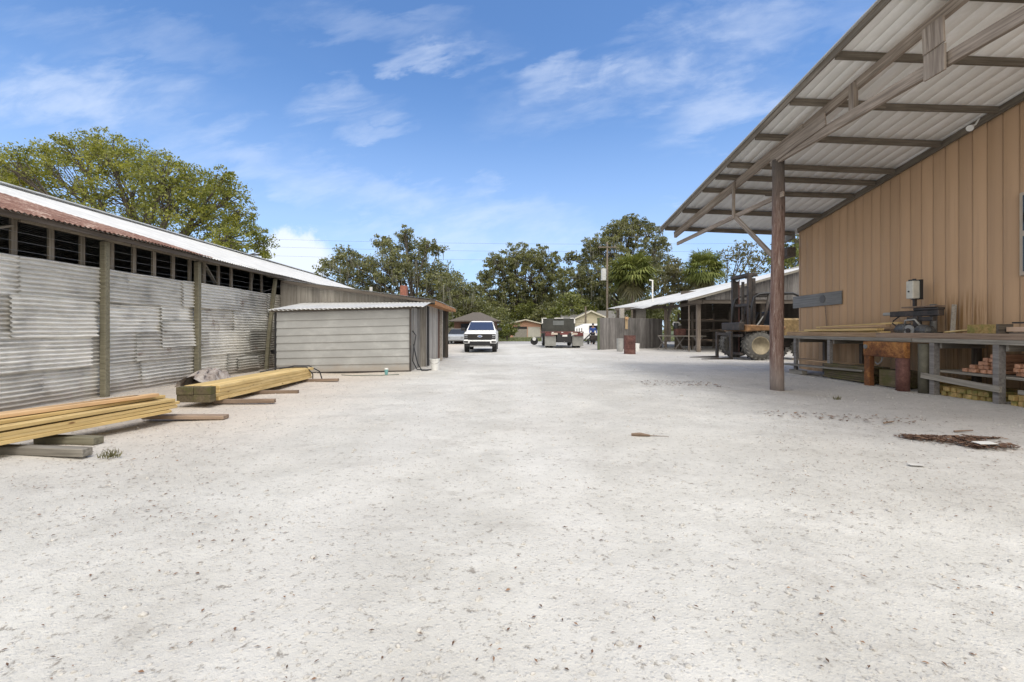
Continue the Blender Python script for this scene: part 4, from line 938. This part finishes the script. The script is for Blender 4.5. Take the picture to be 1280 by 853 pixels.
MB().loft([[(.115*s*math.cos(a), -.02+.125*s*math.sin(a), z) for a in np.linspace(0, 2*math.pi, 14, endpoint=False)] for s, z in ((1,1.73),(1,1.79),(.8,1.85),(.3,1.88))]).box(-.08,.08,-.25,-.12,1.745,1.76).build('cap', plain('dark_cap', (.03,.035,.06), .8), pp, smooth=False)
MB().box(-.035,-.012,-.112,-.104,1.70,1.715).box(.012,.035,-.112,-.104,1.70,1.715).build('eyes', BLACK, pp)
pp.location = (8.35,43.6,0); pp.scale = (1.06,1.06,1.06)
mc = thing('garden_machine', 'dark wheeled machine with slanting handles in front of the person in blue', 'machine', (8.4,42.8,0))
for xx in (7.75,8.25,9.0): MB().tube([(xx-.05,42.8,.28),(xx+.05,42.8,.28)], .28, 16).build('wheel', BLACK_RUBBER, mc)
MB().box(7.9,9.1,42.5,43.0,.4,.85).build('engine', DARK_STEEL, mc, .04)
MB().beam((7.2,42.7,.25),(8.1,42.7,1.15),.08,.10).beam((7.5,42.75,.2),(8.3,42.75,1.05),.07,.08).build('handle', BLACK, mc); MB().beam((9.1,42.7,.7),(9.5,42.7,1.2),.06,.08).build('lever', BLACK, mc)

# ------------------------------------------------------------------ houses beyond the road
def gable_house(name, label, x0, x1, y0, y1, ze, zp, wall, roof, ridge='y', over=.4, xr=None):
    t = thing(name, label, 'house', ((x0+x1)/2,y0,0)); xm = (x0+x1)/2 if xr is None else xr
    if ridge == 'y':
        MB().prism([(x0,0),(x1,0),(x1,ze),(xm,zp),(x0,ze)], 'y', y0, y1).build('wall', wall, t)
        sl = (zp-ze)/(xm-x0); sr = (zp-ze)/(x1-xm)
        for a, s in ((x0,1),(x1,-1)):
            k = sl if s > 0 else sr; e = a-s*over; ez = ze-over*k
            MB().hexa([(e,y0-over,ez),(xm,y0-over,zp),(e,y1+over,ez),(xm,y1+over,zp),(e,y0-over,ez+.16),(xm,y0-over,zp+.16),(e,y1+over,ez+.16),(xm,y1+over,zp+.16)]).build('roof', roof, t)
    else:
        ym = (y0+y1)/2
        MB().prism([(y0,0),(y1,0),(y1,ze),(ym,zp),(y0,ze)], 'x', x0, x1).build('wall', wall, t); k = (zp-ze)/(ym-y0)
        for a, s in ((y0,1),(y1,-1)):
            e = a-s*over; ez = ze-over*k
            MB().hexa([(x0-over,e,ez),(x0-over,ym,zp),(x1+over,e,ez),(x1+over,ym,zp),(x0-over,e,ez+.16),(x0-over,ym,zp+.16),(x1+over,e,ez+.16),(x1+over,ym,zp+.16)]).build('roof', roof, t)
    return t
WHITE_TRIM = plain('pale_trim', (.60,.56,.48), .7)
g = gable_house('garage', 'small salmon pink garage across the road with one pale door', .75, 6.2, 80, 88, 2.35, 3.0, PINK_WALL, BROWN_SHINGLE, over=.45)
for s, a, b in ((1,.3,3.45),(-1,6.65,3.45)):
    za = 2.35-.45*.65/2.72
    MB().beam((a,79.5,za+.1),(b,79.5,3.1),.06,.2).build('barge_board', WHITE_TRIM, g)
MB().box(1.35,3.75,79.93,79.99,0,1.45).build('door', plain('grey_plank_door', (.30,.28,.26), .8, 0, .2, 6), g); MB().box(1.35,3.75,79.95,80.0,1.47,1.9).build('opening', BLACK, g)
MB().box(3.9,6.1,79.93,79.99,0,1.85).build('door', PALE_DOOR, g)
h = gable_house('bungalow', 'cream bungalow with grey roof and front gable behind the truck', 9.2, 20, 71.5, 82, 3.0, 4.4, CREAM_WALL, SHINGLE, ridge='x')
MB().prism([(10.6,0),(15.6,0),(15.6,3.0),(13.0,4.1),(10.6,3.0)], 'y', 69.5, 73).build('front_gable', CREAM_WALL, h)
for a, b in ((10.3,13.0),(15.9,13.0)):
    MB().beam((a,69.3,2.95),(b,69.3,4.2),.3,.22).build('barge_board', WHITE_TRIM, h); MB().hexa([(a,69.2,2.95),(b,69.2,4.22),(a,76,2.95),(b,76,4.22),(a,69.2,3.08),(b,69.2,4.34),(a,76,3.08),(b,76,4.34)]).build('roof', SHINGLE, h)
for k in range(6): MB().box(10.65,12.6,69.42,69.49,.4+.42*k,.78+.42*k).build('shutter_slat', plain('cream_slats', (.48,.44,.35), .7), h)
MB().box(9.9,10.4,71.4,71.5,1.2,2.2).build('window', DARK_GLASS, h)
h = thing('cottage', 'dark brick cottage with hipped brown roof in the shade behind the pickup', 'house', (-3.1,47,0))
MB().box(-5.3,-1.0,47,55,0,2.3).build('wall', BRICK_DARK, h)
MB().add([(-5.9,46.4,2.25),(-.5,46.4,2.25),(-.5,55.6,2.25),(-5.9,55.6,2.25),(-3.5,49.5,3.25),(-2.7,49.5,3.25),(-2.7,52.5,3.25),(-3.5,52.5,3.25)],[(0,1,5,4),(1,2,6,5),(2,3,7,6),(3,0,4,7),(4,5,6,7),(3,2,1,0)]).build('roof', BROWN_SHINGLE, h)
MB().box(-4.6,-3.6,46.92,46.99,1.0,2.0).build('window', DARK_GLASS, h); MB().box(-2.4,-1.6,46.92,46.99,0,2.0).build('door', plain('brown_door', (.10,.05,.03), .6), h)
MB().box(-5.2,-.9,45.9,46.9,2.2,2.3).build('porch_roof', BROWN_SHINGLE, h)
h = gable_house('cream_house', 'pale house with light roof glimpsed beyond the board shed eave', -13.5, -7.2, 66, 76, 3.0, 4.4, TAN_SIDING, ROOF_WHITE, over=.4)
MB().box(-9.2,-8.4,65.92,65.99,1.2,2.3).build('window', DARK_GLASS, h)

# ------------------------------------------------------------------ poles and wires
def pole(x, y, z, r, label):
    t = thing('utility_pole', label, 'utility pole', (x,y,0)); MB().tube([(x,y,0),(x,y,z)], [r,r*.7], 10).build('pole', CREOSOTE, t); return t
p1 = pt(759,303,55); up = pole(p1.x,55,p1.z,.15,'tall utility pole with a pale transformer can before the tall oak')
MB().tube([(p1.x-.45,54.9,7.3),(p1.x-.45,54.9,8.7)], .32, 14).build('transformer', plain('pale_grey_can', (.55,.56,.56), .5), up)
MB().beam((p1.x-1.1,54.9,11.3),(p1.x+1.1,54.9,11.3),.1,.1).build('crossarm', CREOSOTE, up)
for k in range(3): MB().tube([(p1.x-.9+.9*k,54.9,11.35),(p1.x-.9+.9*k,54.9,11.6)], .06, 8).build('insulator', MID_GREY, up)
p2 = pt(732,383,63); pole(p2.x,63,p2.z,.17,'short brown pole in front of the cream bungalow')
for k, z in enumerate((11.65,10.75,9.7)):
    pts = [(x, 54.8+.1*k, z+.35+.9*((x-p1.x)/50)**2-.35*math.cos((x-p1.x)/50*2*math.pi)*0-.35 if abs(x-p1.x) < 60 else z+1.5) for x in np.linspace(-50,60,34)]
    tag(MB().tube(pts, .010, 4).build('power_line', BLACK), ('uppermost power line crossing the sky above the oaks', 'middle power line crossing in front of the oaks', 'lowest power line crossing in front of the oaks')[k], 'power line', 'power lines')
tag(MB().tube([(5.8,16.95,5.02),(4.5,18,5.0),(1.5,34,6.2)][:2], .012, 5).build('drop_wire', BLACK), 'short dark wire reaching out from the low corner of the canopy', 'wire')

# ------------------------------------------------------------------ trees
def leaf_quads(centres, radii, per, size):
    n = len(centres); c = np.repeat(centres, per, 0); r = np.repeat(radii, per)[:,None]; k = len(c)
    d = RNG.normal(size=(k,3)); d /= np.linalg.norm(d, axis=1)[:,None]; p = c+d*r*(RNG.random((k,1))**.45)*np.array([1.15,1.15,.7])
    a = RNG.normal(size=(k,3)); a[:,2] -= .25; a /= np.linalg.norm(a, axis=1)[:,None]
    b = np.cross(a, RNG.normal(size=(k,3))); b /= np.linalg.norm(b, axis=1)[:,None]+1e-9
    s = size*(.55+.9*RNG.random((k,1)))
    return np.stack([p-a*s*.5, p+b*s*.30, p+a*s*.5, p-b*s*.30], 1)
def tree(name, label, base, lobes, Y, leafm, size=.28, per=22, dens=1.0, tr=.4, moss=0, depth=4, group=None, fork=None, barkm=BARK, crown_r=(.35,.8)):
    base = Vector(base); t = thing(name, label, 'tree', base, group); cs, rs = [], []; br = MB()
    fk_ = Vector(fork) if fork else base+Vector((0,0,2.6))
    br.tube([base+Vector((0,0,-.1)), base*.5+fk_*.5+Vector((.12,0,0)), fk_], [tr*1.25,tr,tr*.85], 10)
    for (px, py, rp) in lobes:
        c = pt(px, py, Y); c.y += U(-depth, depth); c.x *= c.y/Y; c.z = H+(c.z-H)*c.y/Y; Rr = rp*Y/F
        mid = fk_.lerp(c, .5)+Vector((U(-.4,.4),U(-.4,.4),U(.1,.8)))
        br.tube([fk_, fk_.lerp(mid,.5)+Vector((0,0,.15)), mid, c], [tr*.5,tr*.36,tr*.26,tr*.09], 6, False)
        n = max(6, int(dens*11*Rr**1.5))
        for i in range(n):
            d = Vector((random.gauss(0,1),random.gauss(0,1),random.gauss(0,1))).normalized(); q = c+Vector((d.x*1.0,d.y*1.1,d.z*.85))*Rr*U(.15,1)**.5
            cs.append(q); rs.append(U(*crown_r)*min(1, .45+Rr/3.5))
            if i%2 == 0:
                w = c.lerp(q,.5)+Vector((U(-.2,.2),U(-.2,.2),U(-.1,.3))); br.tube([mid.lerp(c,U(.4,1)), w, q], [tr*.10,tr*.07,tr*.03], 4, False)
    br.build('trunk', barkm, t)
    quads('crown', leaf_quads(np.array([tuple(c) for c in cs]), np.array(rs), per, size), leafm, t)
    if moss:
        V = []
        for i in range(moss):
            c = random.choice(cs); p = c+Vector((U(-.5,.5),U(-.5,.5),U(-.4,.1))); L = U(.5,2.0); w = U(.03,.08)
            for a in (0, math.pi/2):
                dx, dy = math.cos(a)*w, math.sin(a)*w
                V.append([p+Vector((-dx,-dy,0)), p+Vector((dx,dy,0)), p+Vector((dx*.7+.05,dy*.7,-L*.55)), p+Vector((-dx*.5+.05,-dy*.5,-L*.55))])
                V.append([p+Vector((-dx*.5+.05,-dy*.5,-L*.55)), p+Vector((dx*.7+.05,dy*.7,-L*.55)), p+Vector((.08,0,-L)), p+Vector((.04,0,-L))])
        quads('moss', np.array([[tuple(q) for q in f] for f in V]), MOSS, t)
    return t
tree('oak_tree', 'large yellow green oak rising behind the corrugated barn', (-21.5,26,0),
     [(20,215,34),(55,205,34),(95,190,30),(125,180,26),(140,200,34),(175,205,34),(90,235,48),(205,222,34),(235,232,30),(262,232,20),(280,222,14),(270,255,30),(292,245,18),
      (250,275,36),(308,292,26),(326,305,16),(335,318,9),(295,312,18),(160,250,52),(40,250,40),(-25,205,50),(-70,230,60),(300,268,20),(195,285,40),(215,250,36),(285,300,22),(120,290,40)],
     26, YELLOW_LEAF, size=.125, per=52, dens=2.3, tr=.32, depth=3.2, fork=(-20.5,26,4.2), crown_r=(.28,.62))
tree('oak_tree', 'dark live oak with hanging moss behind the board shed roof', (-11.5,56,0),
     [(412,333,14),(432,325,18),(452,330,20),(475,302,12),(487,310,14),(505,290,12),(508,305,16),(520,318,24),(535,305,12),(548,313,10),(482,335,26),(520,348,36),(552,345,24),(565,358,22),(440,350,26),(400,345,10),(470,355,30),(575,370,18),(505,330,22),(540,365,30)],
     55, OAK_LEAF, size=.25, per=40, dens=1.15, tr=.42, moss=420, depth=4, fork=(-11.2,56,3.2))
tree('oak_tree', 'broad mossy live oak standing behind the pink garage', (4.3,95,0),
     [(620,328,15),(640,322,20),(660,322,24),(680,325,20),(692,340,14),(607,345,10),(630,345,30),(665,348,34),(690,358,22),(605,365,24),(640,372,34),(675,378,30),(600,385,22),(620,385,26)],
     94, OAK_LEAF2, size=.38, per=44, dens=.8, tr=.6, moss=700, depth=4, fork=(4,95,5))
tree('oak_tree', 'tallest ragged live oak rising behind the utility pole', (22.5,84,0),
     [(788,276,11),(776,284,13),(800,280,11),(765,293,16),(785,297,20),(812,292,14),(825,305,12),(745,305,15),(760,315,22),(735,322,14),(716,322,11),(800,318,24),(822,325,16),(745,342,26),(720,350,24),(770,345,30),(710,370,24),(805,345,24),(750,365,28),(835,340,16)],
     82, OAK_LEAF, size=.33, per=44, dens=1.0, tr=.55, moss=700, depth=4, fork=(22,84,5.5))
tree('tree', 'thin leafed pale tree rising behind the open shed roof', (28,58,0),
     [(910,318,14),(925,312,14),(940,318,15),(925,330,22),(950,325,14),(905,340,20),(945,338,20),(963,318,12)], 58, DRY_LEAF, size=.30, per=12, dens=.75, tr=.3, depth=3, fork=(28,58,4))
tree('tree', 'bright green tree showing between the log post and tan wall', (33,56,0),
     [(985,312,18),(996,300,14),(1000,325,24),(978,330,18),(1020,310,26)], 54, BUSH_LEAF, size=.3, per=24, dens=1.3, tr=.3, depth=2, fork=(33,55,4))
tree('tree', 'olive brown leafy tree between the two palms', (18.5,52,0), [(832,352,16),(850,350,18),(842,338,16),(862,358,18),(825,366,16),(848,370,20)], 52, DRY_LEAF, size=.26, per=26, dens=1.5, tr=.25, depth=2)
for px, py, rp, Y, lm, lb in ((715,384,22,76,BUSH_LEAF,'green bush spreading left of the cream bungalow roof'), (690,392,20,84,OAK_LEAF2,'dark shrub just right of the pink garage'),
        (655,388,18,90,BUSH_LEAF,'yellow green shrub behind the pink garage roof'), (590,385,26,62,OAK_LEAF2,'dense dark shrub overhanging the brick cottage roof'), (622,398,18,68,OAK_LEAF2,'tall shrub left of the pink garage'),
        (745,378,20,88,BUSH_LEAF,'pale green shrub above the cream bungalow roof'), (800,375,22,58,OAK_LEAF,'dark shrub under the left palm behind the shed'), (565,372,18,72,OAK_LEAF2,'dark shrub beyond the orange eave of the board shed'), (633,412,9,60,BUSH_LEAF,'low bush between the pickup and the pink garage'), (577,378,16,64,DRY_LEAF,'olive shrub beside the pale house')):
    c = pt(px, py, Y)
    tree('shrub', lb, (c.x, Y, 0), [(px,py,rp),(px-rp*.8,py+rp*.5,rp*.7),(px+rp*.8,py+rp*.5,rp*.7)]+([(px,py+rp,rp*.8)] if rp > 10 else []), Y, lm, size=.34 if Y > 70 else .28, per=26, dens=1.5, tr=.12, depth=1.5, fork=(c.x,Y,max(.5,c.z*.4)))
# far belt of woodland, one mass
n = 1300; cx = RNG.uniform(-90,110,n); cyy = RNG.uniform(98,125,n); cz = RNG.uniform(.5,1,n)*(10.5+2.0*np.sin(cx*.11)+1.5*np.sin(cx*.37)); cz *= RNG.random(n)**.35
wd = quads('woodland', leaf_quads(np.stack([cx,cyy,cz],1), RNG.uniform(1.0,2.0,n), 26, .9), OAK_LEAF2); kind(wd, 'stuff')
def palm(px, py, Y, rad, label):
    c = pt(px, py, Y); t = thing('palm_tree', label, 'palm tree', (c.x,Y,0), 'cabbage palms')
    MB().tube([(c.x+.2,Y,-.1),(c.x+.1,Y,c.z*.5),(c.x,Y,c.z)], [.24,.2,.2], 10).build('trunk', PALE_BARK, t)
    V, D = [], []
    for i in range(110):
        dead = i >= 94
        el = math.asin(U(-.6,1)) if not dead else U(-1.45,-.8); az = U(0,6.283); dv = Vector((math.cos(az)*math.cos(el), math.sin(az)*math.cos(el), math.sin(el)))
        hub = c+dv*rad*U(.35,.62); side = dv.cross(Vector((0,0,1))).normalized(); upv = side.cross(dv)
        for k in range(15):
            a = -2.0+4.0*k/14; q = (dv*math.cos(a)+side*math.sin(a)).normalized(); L = rad*U(.42,.55)*(1-.22*abs(a)/2)
            tip = hub+q*L+upv*.08+Vector((0,0,-.22*rad*U(.5,1.1))); m = hub+q*L*.55+upv*.05; wv = q.cross(upv).normalized()*.045*rad/1.0*.6
            (D if dead else V).append([hub, m+wv, tip, m-wv])
        wv = side*.02; V.append([c+wv, hub+wv, hub-wv, c-wv])
    f = lambda A: np.array([[tuple(q) for q in r] for r in A])
    quads('crown', f(V), PALM_LEAF, t); quads('dead_fronds', f(D), DRY_LEAF, t)
palm(790,343,50,3.1,'cabbage palm with round crown left of the open shed roof'); palm(880,338,47,2.6,'cabbage palm with drooping crown behind the shed roof, left of the mast')

# ------------------------------------------------------------------ loose stuff on the ground
ico = [(0,0,1)]+[(.894*math.cos(a), .894*math.sin(a), .447) for a in np.arange(5)*1.2566]+[(.894*math.cos(a+.628), .894*math.sin(a+.628), -.447) for a in np.arange(5)*1.2566]+[(0,0,-1)]
icf = [(0,i+1,(i+1)%5+1) for i in range(5)]+[(i+1,i+6,(i+1)%5+1) for i in range(5)]+[((i+1)%5+1,i+6,(i+1)%5+6) for i in range(5)]+[(11,(i+1)%5+6,i+6) for i in range(5)]
def scatter_xy():
    Y = 1.5+22*random.random()**1.6; X = U(-1.15,1.15)*Y
    return max(-8.2, min(9.0, X)), Y
m = MB()
for i in range(9500):
    x, y = scatter_xy(); r = .004+.016*random.random()**3.5+(.012 if random.random() < .015 else 0); r *= .8+y*.06; a = U(0,6.28); z = float(gz(x, y))
    ca, sa = math.cos(a), math.sin(a); e = U(.6,1); h = U(.4,.75)
    vs = [(x+r*(vx*ca-vy*sa*e), y+r*(vx*sa+vy*ca*e), z+r*h*(vz+.05)) for vx, vy, vz in ((p*U(.8,1.15), q*U(.8,1.15), w) for p, q, w in ico)]
    m.add(vs, icf)
kind(m.build('gravel', STONE), 'stuff')
def litter(name, n, fn, mat, s0, s1, lift=.02):
    V = []
    for i in range(n):
        x, y = fn(); z = float(gz(x, y))+U(.004,lift); a = U(0,6.28); s = U(s0,s1); w = s*U(.25,.5); t = U(-.5,.5)
        ca, sa = math.cos(a), math.sin(a)
        P = lambda u, v, h: (x+u*ca-v*sa, y+u*sa+v*ca, z+h)
        V.append([P(-s,0,t*s*.3+.002), P(0,w,.004+abs(t)*s*.5), P(s,0,-t*s*.2+.003), P(0,-w,.004)])
    return kind(quads(name, np.array(V), mat), 'stuff')
litter('fallen_leaves', 1500, scatter_xy, LITTER, .005, .017, .012)
litter('fallen_leaves', 900, lambda: ((lambda y: (U(-1.15,-.75)*y+U(0,1.2), y))(U(3,9))), LITTER, .005, .018, .012)
litter('fallen_leaves', 700, lambda: ((lambda y: (U(.55,1.15)*y, y))(U(3.4,7.5))), LITTER, .005, .018, .012)
litter('fallen_leaves', 500, lambda: ((lambda y: (U(-4.6,-3.0)-.05*y if random.random() < .6 else U(3,8), y))(U(3.5,14))), LITTER, .008, .022)
PILE = [(4.98,5.92,.12,.10),(5.12,5.80,.20,.13),(5.30,5.68,.22,.15),(5.50,5.55,.22,.16),(5.68,5.45,.16,.14),(5.45,5.40,.16,.10),(5.62,5.75,.22,.05),(5.95,5.82,.22,.06),(5.95,5.45,.14,.12),(5.3,5.9,.2,.06)]
litter('leaf_litter', 1300, lambda: (lambda q: (5.58+.74*(q[0]-5.45)+random.gauss(0,.45)*q[2], q[1]+random.gauss(0,.62)*q[3]))(random.choice(PILE)), CHIPS, .015, .042, .04)
litter('leaf_litter', 240, lambda: ((lambda u: (5.3+1.1*u+U(-.08,.08), 6.0-.15*u+U(-.05,.05)))(U(0,1))), CHIPS, .02, .04, .02)
litter('leaf_litter', 160, lambda: ((lambda u: (4.3+2.0*u+U(-.3,.3), 7.6-.6*u+U(-.3,.3)))(U(0,1))), LITTER, .02, .04, .02)
litter('leaf_litter', 160, lambda: (U(3.5,5.5), 11.8+U(-.6,.6)), LITTER, .025, .05, .02)
tag(board('paper_scrap', (5.60,5.43,.05), (5.78,5.40,.06), .13, .006, WHITE_PLASTIC, None, 0), 'white paper scrap lying on the right side of the bark chip patch', 'paper scrap')
tag(board('paper_scrap', (4.17,4.72,.006), (4.30,4.69,.006), .07, .004, plain('grey_white_card', (.52,.51,.49), .8), None, 0), 'thin white scrap lying on the ground left of the bark chip patch', 'paper scrap')
st = thing('broken_twig', 'brown broken twig lying alone in the middle of the drive', 'twig', (1.75,5.95,0))
MB().tube([(1.65,5.98,.02),(1.75,5.95,.03),(1.88,5.93,.02)], [.022,.028,.012], 6).build('stem', BROWN_WOOD, st); MB().tube([(1.85,5.94,.018),(2.12,5.92,.012)], [.006,.003], 5).build('shoot', BROWN_WOOD, st)
for k, (x, y, a, lb) in enumerate(((5.6,6.75,.6,'short dark stick on the ground nearest the bench legs'), (6.1,6.2,.2,'dark stick lying just behind the bark chip patch'))):
    tag(MB().tube([(x,y,.015),(x+.3*math.cos(a),y+.2*math.sin(a),.02)], [.014,.008], 5).build('stick', BROWN_WOOD), lb, 'stick')
def tuft(name, x0, y0, n, r, mat, lbl):
    V = []
    for i in range(n):
        a = U(0,6.28); q = r*U(0,1)**.6; x = x0+q*math.cos(a); y = y0+q*.6*math.sin(a); h = U(.03,.09); d = U(0,6.28); w = .005; l = U(.01,.05)
        V.append([(x-w,y,0),(x+w,y,0),(x+l*math.cos(d)+w*.3,y+l*math.sin(d),h),(x+l*math.cos(d)-w*.3,y+l*math.sin(d),h)])
    return tag(quads(name, np.array(V), mat), lbl, 'weed')
tuft('weed_tuft', -4.35, 5.0, 60, .12, DRY_LEAF, 'small dry weed tuft on the sand in front of the nearest planks')
tuft('weed_tuft', 6.6, 9.1, 40, .08, DRY_LEAF, 'tiny dry weed tuft on the sand near the log post')
V = []
for i in range(9000):
    x = U(-30,40); y = 53+U(0,1)**2*30; h = U(.05,.22); d = U(0,6.28); w = .03
    V.append([(x-w,y,0),(x+w,y,0),(x+.08*math.cos(d),y+.08*math.sin(d),h),(x+.08*math.cos(d)-.01,y+.08*math.sin(d),h)])
kind(quads('lawn_grass', np.array(V), BUSH_LEAF), 'stuff')

# ------------------------------------------------------------------ sky, sun, camera
SUN = Vector((.30,-.50,1.15)).normalized()
w = bpy.data.worlds.new('World'); S.world = w; w.use_nodes = True; nt = w.node_tree
class W(N):
    def __init__(s): s.t = nt
n = W(); bg = nt.nodes['Background']; bg.inputs['Strength'].default_value = .15
sky = n.n('ShaderNodeTexSky', sky_type='NISHITA'); sky.sun_disc = False
sky.sun_elevation = math.asin(SUN.z); sky.sun_rotation = math.atan2(SUN.x, SUN.y); sky.air_density = 1.0; sky.dust_density = .35; sky.ozone_density = 3.0; sky.altitude = 0
d = n.n('ShaderNodeTexCoord').outputs['Generated']; dx, dy, dz = n.sep(d)
zz = n.math('ADD', n.math('MAXIMUM', dz, .0), .10); u = n.math('DIVIDE', dx, zz); v = n.math('DIVIDE', dy, zz)
cm = n.n('ShaderNodeCombineXYZ'); n.l(n.math('ADD', n.math('MULTIPLY', u, .55), n.math('MULTIPLY', v, .25)), cm.inputs[0]); n.l(n.math('SUBTRACT', n.math('MULTIPLY', v, 1.0), n.math('MULTIPLY', u, .35)), cm.inputs[1]); cm.inputs[2].default_value = 3.4
c1 = n.noise(cm.outputs[0], .95, 7, .56, .9); c2 = n.noise(cm.outputs[0], .33, 3, .5, .3)
ty = n.math('MAXIMUM', dy, .05); tp = n.math('DIVIDE', dx, ty); tq = n.math('DIVIDE', dz, ty)   # tangent-plane bearing of a sky direction
fm = n.n('ShaderNodeCombineXYZ'); n.l(n.math('MULTIPLY', tp, 3.2), fm.inputs[0]); n.l(n.math('ADD', n.math('MULTIPLY', tq, 8.5), n.math('MULTIPLY', tp, -1.6)), fm.inputs[1])
fr = n.noise(fm.outputs[0], 1.0, 8, .62, .8); fr2 = n.noise(fm.outputs[0], 3.1, 6, .6, .5)
frs = n.range(n.math('ADD', n.math('MULTIPLY', fr, .7), n.math('MULTIPLY', fr2, .3)), .36, .66)
w1 = n.noise(fm.outputs[0], .8, 4, .55, .3); w2 = n.noise(fm.outputs[0], 1.9, 5, .6, .3)
twp = n.math('ADD', tp, n.math('MULTIPLY', n.math('SUBTRACT', w1, .5), .55)); twq = n.math('ADD', tq, n.math('MULTIPLY', n.math('SUBTRACT', w2, .5), .22))
def wisp(px, py, w, h, amt, lean=0):
    p0, q0 = (px-CX)/F, (CY-py)/F
    a = n.math('SUBTRACT', twp, p0); b2 = n.math('SUBTRACT', n.math('SUBTRACT', twq, q0), n.math('MULTIPLY', a, lean))
    a = n.math('DIVIDE', a, w/F); b2 = n.math('DIVIDE', b2, h/F)
    e = n.math('ADD', n.math('MULTIPLY', a, a), n.math('MULTIPLY', b2, b2)); e = n.math('ADD', e, n.math('MULTIPLY', n.math('SUBTRACT', fr, .5), 1.2))
    return n.math('MULTIPLY', n.math('MULTIPLY', n.range(e, 1.5, -.3), n.math('ADD', .12, n.math('MULTIPLY', frs, .88))), amt)
cir = n.math('MULTIPLY', n.math('MULTIPLY', n.range(c1, .48, .80), n.range(c2, .42, .64)), .15)
for args in ((85,122,170,45,.62,-.03), (422,126,80,26,.5,.05), (545,64,80,20,.55,0), (462,160,50,20,.42,0), (735,94,90,28,.72,.10), (850,75,230,52,.55,.30), (930,125,130,44,.6,.25),
             (960,20,110,36,.45,.1), (440,235,330,34,.42,-.30), (600,262,150,26,.5,-.12), (640,300,300,30,.5,0), (830,288,60,16,.8,0), (480,30,150,26,.25,-.1), (130,40,170,34,.25,-.2)):
    cir = n.math('MAXIMUM', cir, wisp(*args))
# one bank of low cumulus over the far end of the barn
az0 = math.atan2(372-CX, F); 
az = n.math('ARCTAN2', dx, dy); hx = n.math('SQRT', n.math('ADD', n.math('MULTIPLY', dx, dx), n.math('MULTIPLY', dy, dy))); el = n.math('ARCTAN2', dz, hx)
cn = n.noise(d, 22, 6, .6)
wob = n.math('MULTIPLY', n.math('SUBTRACT', cn, .5), .10)
ea = n.math('DIVIDE', n.math('SUBTRACT', az, az0-.01), .085); ee = n.math('DIVIDE', n.math('SUBTRACT', n.math('ADD', el, wob), .135), .068)
rr = n.math('ADD', n.math('MULTIPLY', ea, ea), n.math('MULTIPLY', ee, ee)); cum = n.range(rr, 1.1, .35, 0, 1)
haze = n.range(el, .0, .52, .66, 0)
f = n.math('MAXIMUM', n.math('MAXIMUM', n.math('MULTIPLY', cir, .85), n.math('MULTIPLY', cum, .95)), 0.0, None, True)
tint = n.mix(1, sky.outputs[0], (.83,1.05,1.26), 'MULTIPLY')
col = n.mix(haze, tint, (3.7,4.75,6.7)); col = n.mix(f, col, (5.6,6.1,7.0))
# bright broken cloud added unseen behind the camera and overhead for neutral fill light
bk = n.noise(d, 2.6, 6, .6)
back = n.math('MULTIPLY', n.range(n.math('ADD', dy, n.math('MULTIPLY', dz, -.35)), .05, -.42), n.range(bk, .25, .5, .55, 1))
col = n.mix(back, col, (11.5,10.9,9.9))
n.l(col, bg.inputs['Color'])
sl = bpy.data.lights.new('sun', 'SUN'); sl.energy = 1.55; sl.angle = R(20); sl.color = (1,.96,.90)
so = bpy.data.objects.new('sun', sl); COL.objects.link(so); so.rotation_euler = SUN.to_track_quat('Z','Y').to_euler()
cam = bpy.data.cameras.new('camera'); co = bpy.data.objects.new('camera', cam); COL.objects.link(co)
cam.sensor_width = 36; cam.lens = F/1280*36; cam.shift_x = 8/1280; cam.shift_y = -14.5/1280; cam.clip_end = 5000; cam.clip_start = .05
co.location = (0,0,H); co.rotation_euler = (R(90),0,0); S.camera = co
S.view_settings.view_transform = 'Standard'; S.view_settings.look = 'None'; S.view_settings.exposure = 0.15; S.view_settings.gamma = 1
S.cycles.use_denoising = True; S.cycles.max_bounces = 6; S.cycles.diffuse_bounces = 3; S.cycles.glossy_bounces = 2; S.cycles.transmission_bounces = 4; S.cycles.transparent_max_bounces = 4
S.cycles.sample_clamp_indirect = 6
